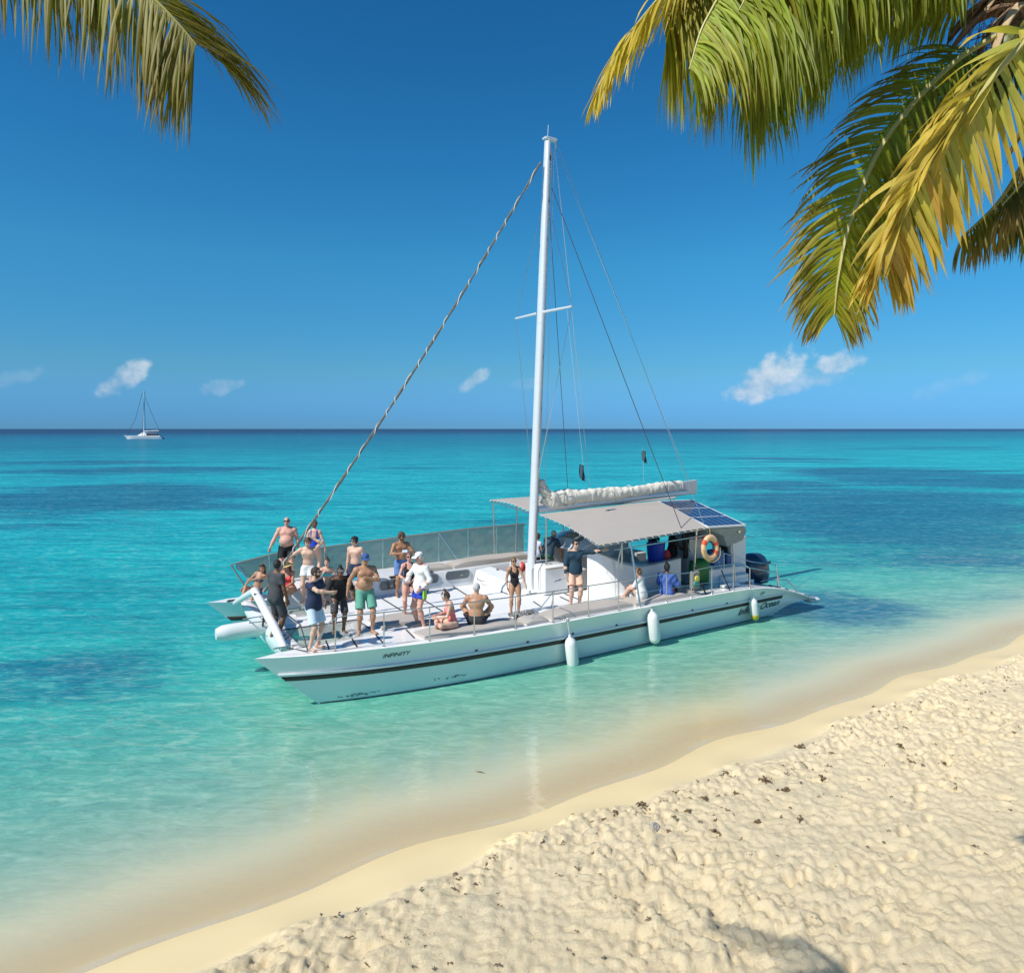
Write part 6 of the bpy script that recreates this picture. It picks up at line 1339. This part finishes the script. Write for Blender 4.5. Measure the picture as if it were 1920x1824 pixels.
frond(rt, Q((1890, -10, 8.3), (1700, -90, 8.0), (1530, -100, 7.8), (1430, -50, 7.7), (1385, 20, 7.7)), 150, 1.12, .033, 1.8, GR, (.2, .22, .03), seed=8, spread=(.6, .6), fwd=.35, vdrop=.85, lenf=CU2)
frond(rt, Q((1900, -15, 9.2), (1800, -60, 9.3), (1640, -70, 9.4), (1500, -30, 9.5), (1420, 60, 9.5), (1390, 140, 9.5)), 150, 1.0, .033, 1.8, (.10, .16, .03), GR, seed=14, spread=(.55, .65), fwd=.35, vdrop=.85, lenf=CU2)
frond(rt, Q((1900, -15, 8.5), (1780, -70, 8.6), (1650, -90, 8.6), (1560, -60, 8.6), (1500, 10, 8.6)), 140, 1.05, .033, 1.8, GY, GR, seed=15, spread=(.55, .65), fwd=.35, vdrop=.85, lenf=CU2)
# yellow frond at the left end of the curtain
frond(rt, Q((1880, -30, 8.8), (1650, -260, 8.6), (1420, -230, 8.3), (1275, -50, 8.2), (1180, 65, 8.15), (1122, 162, 8.1)), 120, .66, .032, .7, GY, YE, seed=5, spread=(.40, .52), fwd=.9, vdrop=.35, tipcol=YE, name_label='yellowing frond at the left end of the curtain')
# long drooping green frond
frond(rt, Q((1890, 55, 8.5), (1780, 125, 8.3), (1660, 262, 8.15), (1596, 410, 8.05), (1572, 515, 8.0), (1564, 590, 8.0)), 135, .64, .036, .8, GD, BRN, seed=6, spread=(.85, .85), fwd=.62, vdrop=.32, up=(.15, -.85, .5), tipcol=(.38, .38, .03), name_label='long green frond drooping to the lowest tip')
frond(rt, Q((1895, 70, 8.9), (1800, 150, 8.8), (1700, 290, 8.7), (1635, 430, 8.65), (1604, 535, 8.6)), 120, .58, .033, 1.0, (.34, .38, .03), GY, seed=7, spread=(.65, .75), fwd=.7, vdrop=.4, up=(.2, -.8, .5), tipcol=(.55, .52, .05))
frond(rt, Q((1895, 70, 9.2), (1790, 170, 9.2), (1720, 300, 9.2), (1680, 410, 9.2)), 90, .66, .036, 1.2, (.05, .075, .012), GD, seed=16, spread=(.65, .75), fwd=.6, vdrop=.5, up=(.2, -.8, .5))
# front frond, pale ribbed and yellow orange
frond(rt, Q((1985, 10, 7.6), (1900, 100, 7.5), (1790, 235, 7.4), (1715, 360, 7.35), (1676, 440, 7.3), (1660, 475, 7.3)), 80, .84, .058, .50, (.44, .47, .10), (.58, .40, .07), singles=150, seed=9, spread=(.95, .13), fwd=.62, vdrop=.22, up=(.35, -.85, .35), tipcol=(.66, .45, .07), r0=.034, lenf=lambda t: (.98-.50*t), name_label='front frond turning yellow and orange')
# dark fronds low on the right
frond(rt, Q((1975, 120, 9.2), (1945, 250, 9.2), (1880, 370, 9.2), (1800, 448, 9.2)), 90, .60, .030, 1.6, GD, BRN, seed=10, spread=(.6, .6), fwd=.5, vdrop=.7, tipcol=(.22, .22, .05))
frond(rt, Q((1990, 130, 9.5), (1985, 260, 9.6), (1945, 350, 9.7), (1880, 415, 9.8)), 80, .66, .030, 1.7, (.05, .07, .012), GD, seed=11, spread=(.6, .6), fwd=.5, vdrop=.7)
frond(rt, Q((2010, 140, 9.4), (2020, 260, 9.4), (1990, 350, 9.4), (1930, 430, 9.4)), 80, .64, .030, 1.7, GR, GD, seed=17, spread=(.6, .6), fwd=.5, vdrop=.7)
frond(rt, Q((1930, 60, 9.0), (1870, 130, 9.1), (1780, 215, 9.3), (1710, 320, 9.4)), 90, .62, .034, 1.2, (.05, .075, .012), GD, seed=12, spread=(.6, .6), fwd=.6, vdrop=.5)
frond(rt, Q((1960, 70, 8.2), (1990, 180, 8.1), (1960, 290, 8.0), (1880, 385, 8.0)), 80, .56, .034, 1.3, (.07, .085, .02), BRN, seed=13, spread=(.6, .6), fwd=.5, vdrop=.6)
# fronds on the far side of the crown, out of the frame
for k, (ex, ey, dd_) in enumerate(((2500, -200, 9.5), (2650, 120, 8.0), (2300, -520, 7.0), (2450, 480, 9.8), (2050, -600, 11.0), (2200, 500, 6.8))):
    frond(rt, Q((1945, 20, 8.6), ((1945+ex)/2, (20+ey)/2-190, (8.6+dd_)/2), (ex, ey, dd_)), 60, .85, .045, 1.3, GR, GY, seed=20+k, spread=(.7, .7), fwd=.6, vdrop=.5)
# fibrous sheaths, old stubs and young nuts in the crown
rg = np.random.default_rng(5)
for k in range(13):
    a = rg.uniform(0, 2*math.pi); b = rg.uniform(-.9, .9); c = Vector(cr); d = Vector((math.cos(a)*.9-.35, math.sin(a)*.6, b-.05)).normalized(); mb = MB(); side = d.cross(Vector((0, .3, 1))).normalized(); rows = []
    L = rg.uniform(.28, .6); wd = rg.uniform(.055, .13)
    for i in range(6):
        t = i/5; p = c+d*(.05+L*t)+Vector((0, 0, .10*t*(1-t)*4-.25*t*t)); rows.append([tuple(p+side*wd*(1-.6*t)*s+Vector((0, 0, .04*(1-s*s)+rg.normal(0, .008)))) for s in (-1, -.4, .4, 1)])
    mb.slab(rows, .018); mb.build('leaf_sheath', FIBRE if k % 3 else mat('dry_sheath', (.48, .34, .20), .9, var=.3, scale=6), rt)
mb = MB()
for k in range(260):
    a = rg.uniform(0, 2*math.pi); r = rg.uniform(.05, .35); p = Vector(cr)+Vector((math.cos(a)*r-.15, math.sin(a)*r, rg.uniform(-.3, .25))); q = p+Vector((rg.normal(-.08, .14), rg.normal(0, .1), rg.uniform(-.45, .02)))
    s_ = Vector((.005, .003, 0)); mb.add([p-s_, p+s_, q+s_*.3, q-s_*.3], [(0, 1, 2, 3)])
tag(mb.build('crown_fibre', FIBRE, rt, smooth=False), kind='stuff')
for k in range(4):
    p = Vector(cr)+Vector((rg.uniform(-.30, .05), rg.uniform(-.25, .1), rg.uniform(-.35, -.05))); mb = MB(); mb.lathe([(0, -.11), (.05, -.09), (.085, -.02), (.08, .05), (.04, .10), (0, .11)], 12, M=Matrix.Translation(p)); mb.build('coconut', mat('green_husk', (.12, .13, .03), .5, var=.3), rt)
# left palm: a smaller one close by, only its fronds reach the frame
KL = .42
Q = lambda *a: [pt(x, y, d*KL) for x, y, d in a]
lt_loc = Vector((-3.7, 2.1, float(sand_height(np.array([-3.7]), np.array([2.1]))[0])-.1)); lt = empty('palm_tree', (0, 0, 0)); tag(lt, 'coconut palm on the left with one olive green frond hanging into the corner', 'palm tree')
cl = np.array(pt(-420, -270, 5.9*KL)); trunk(lt, [tuple(lt_loc), (-3.6, 2.2, 3.0), (-3.1, 2.5, 5.8), tuple(cl)], .12, .075)
frond(lt, Q((-420, -270, 5.9), (-180, -225, 5.7), (30, -140, 5.6), (190, -68, 5.5), (280, -8, 5.45), (330, 40, 5.42), (368, 84, 5.4)), 145, .45, .0145, .95, (.20, .20, .02), (.22, .17, .03), singles=200, seed=31, spread=(.55, .62), fwd=.45, vdrop=.50, up=(.1, -.75, .55), tipcol=(.26, .23, .035), lenf=lambda t: 1.02-.30*t, start=.2, r0=.013, jit=.06, name_label='olive frond hanging into the upper left corner')
frond(lt, Q((-420, -270, 5.9), (-200, -280, 6.0), (0, -210, 6.1), (130, -130, 6.1), (200, -50, 6.1)), 90, .46, .017, 1.4, (.09, .11, .015), (.22, .18, .03), seed=32, spread=(.5, .6), fwd=.4, vdrop=.7)
for k, (ex, ey, dd_) in enumerate(((-900, -500, 6.5), (-800, 200, 6.0), (-1000, -100, 5.0), (-700, -200, 8.5))):
    frond(lt, Q((-420, -270, 5.9), ((-420+ex)/2, (-270+ey)/2-170, (5.9+dd_)/2), (ex, ey, dd_)), 50, .46, .022, 1.3, GR, GY, seed=40+k, spread=(.7, .7), fwd=.6, vdrop=.5)

# ---------------------------------------------------------------- dry seaweed and a shell on the sand
WEEDM = mat('dry_seaweed', (.17, .115, .06), .95, var=.5, scale=20, bump=.8, bscale=40)
def clump(mb, x, y, r, rg, nst=7):
    z = float(sand_height(np.array([x]), np.array([y]))[0])
    for k in range(nst):
        a = rg.uniform(0, 2*math.pi); l = r*rg.uniform(.4, 1.1); p = Vector((x+rg.normal(0, r*.3), y+rg.normal(0, r*.3), z+rg.uniform(.0, r*.35))); q = p+Vector((math.cos(a)*l, math.sin(a)*l, rg.uniform(-.2, .35)*l)); m_ = (p+q)/2+Vector((0, 0, l*.25))
        mb.tube([tuple(p), tuple(m_), tuple(q)], [r*.13, r*.17, r*.06], 5)
rg = np.random.default_rng(12)
SPOT = [(1360, 1447), (1150, 1520), (1330, 1455), (1270, 1470), (1430, 1460), (1540, 1455), (1500, 1395), (1600, 1365), (1710, 1430), (1560, 1410), (1240, 1500), (1320, 1490), (1380, 1480), (1200, 1505), (1130, 1530), (1770, 1440), (1840, 1300), (1690, 1400), (1470, 1480), (1290, 1520), (1420, 1540), (1340, 1560), (1255, 1560), (1500, 1540), (1640, 1320), (1905, 1380)]
for k, (px, py) in enumerate(SPOT):
    dd_ = FOC*(CAM_H-.35)/(py-804); x, y = (px-960)*dd_/FOC, dd_
    mb = MB(); clump(mb, 0, 0, rg.uniform(.05, .11), rg, 9); zz = float(sand_height(np.array([x]), np.array([y]))[0]); o = mb.build('seaweed_clump', WEEDM); z0 = float(sand_height(np.array([0.]), np.array([0.]))[0]); o.location = (x, y, zz-z0-.01)
    tag(o, 'small clump of dry dark brown seaweed lying on the churned sand', 'seaweed', 'seaweed clumps on the sand')
mb = MB()
for k in range(420):
    t = rg.uniform(0, 1); a = rg.uniform(3, 26); e_ = abs(rg.normal(0, 1.6)); c = float(berm_c(np.array([a]))[0])+.02+e_; x = a*E1[0]+c*N1[0]; y = a*E1[1]+c*N1[1]
    if y < 6.5: continue
    clump(mb, x, y, rg.uniform(.018, .055), rg, 3)
tag(mb.build('seaweed_scraps', WEEDM), 'scattered crumbs of dry seaweed over the dry sand', kind='stuff')
dd_ = FOC*(CAM_H-.4)/(1546-804); x = (1228-960)*dd_/FOC; mb = MB(); rows = [[(.09*(1-j/6)*math.cos(a)*(1+.1*math.sin(a*9)), .07*(1-j/6)*math.sin(a), .012*j+.02*math.sin(j)) for a in np.linspace(0, 2*math.pi, 18)[:-1]] for j in range(6)]
mb.grid(rows, closed=True); mb.add(rows[-1], [tuple(range(17))]); o = mb.build('grey_shell', mat('shell', (.34, .31, .27), .5, var=.3, scale=14)); o.location = (x, dd_, float(sand_height(np.array([x]), np.array([dd_]))[0])); o.rotation_euler = (R(35), R(-20), 1.0); tag(o, 'broken grey shell lying alone on the dry sand near the bottom', 'shell')
dd_ = FOC*CAM_H/(1448-804); x = (900-960)*dd_/FOC; mb = MB(); mb.tube([(x-.1, dd_+.05, -.01), (x, dd_, .015), (x+.12, dd_-.03, -.01)], [.008, .012, .006], 5); o = mb.build('twig', WEEDM); tag(o, 'thin dark twig floating in the shallows before the boat', 'twig')
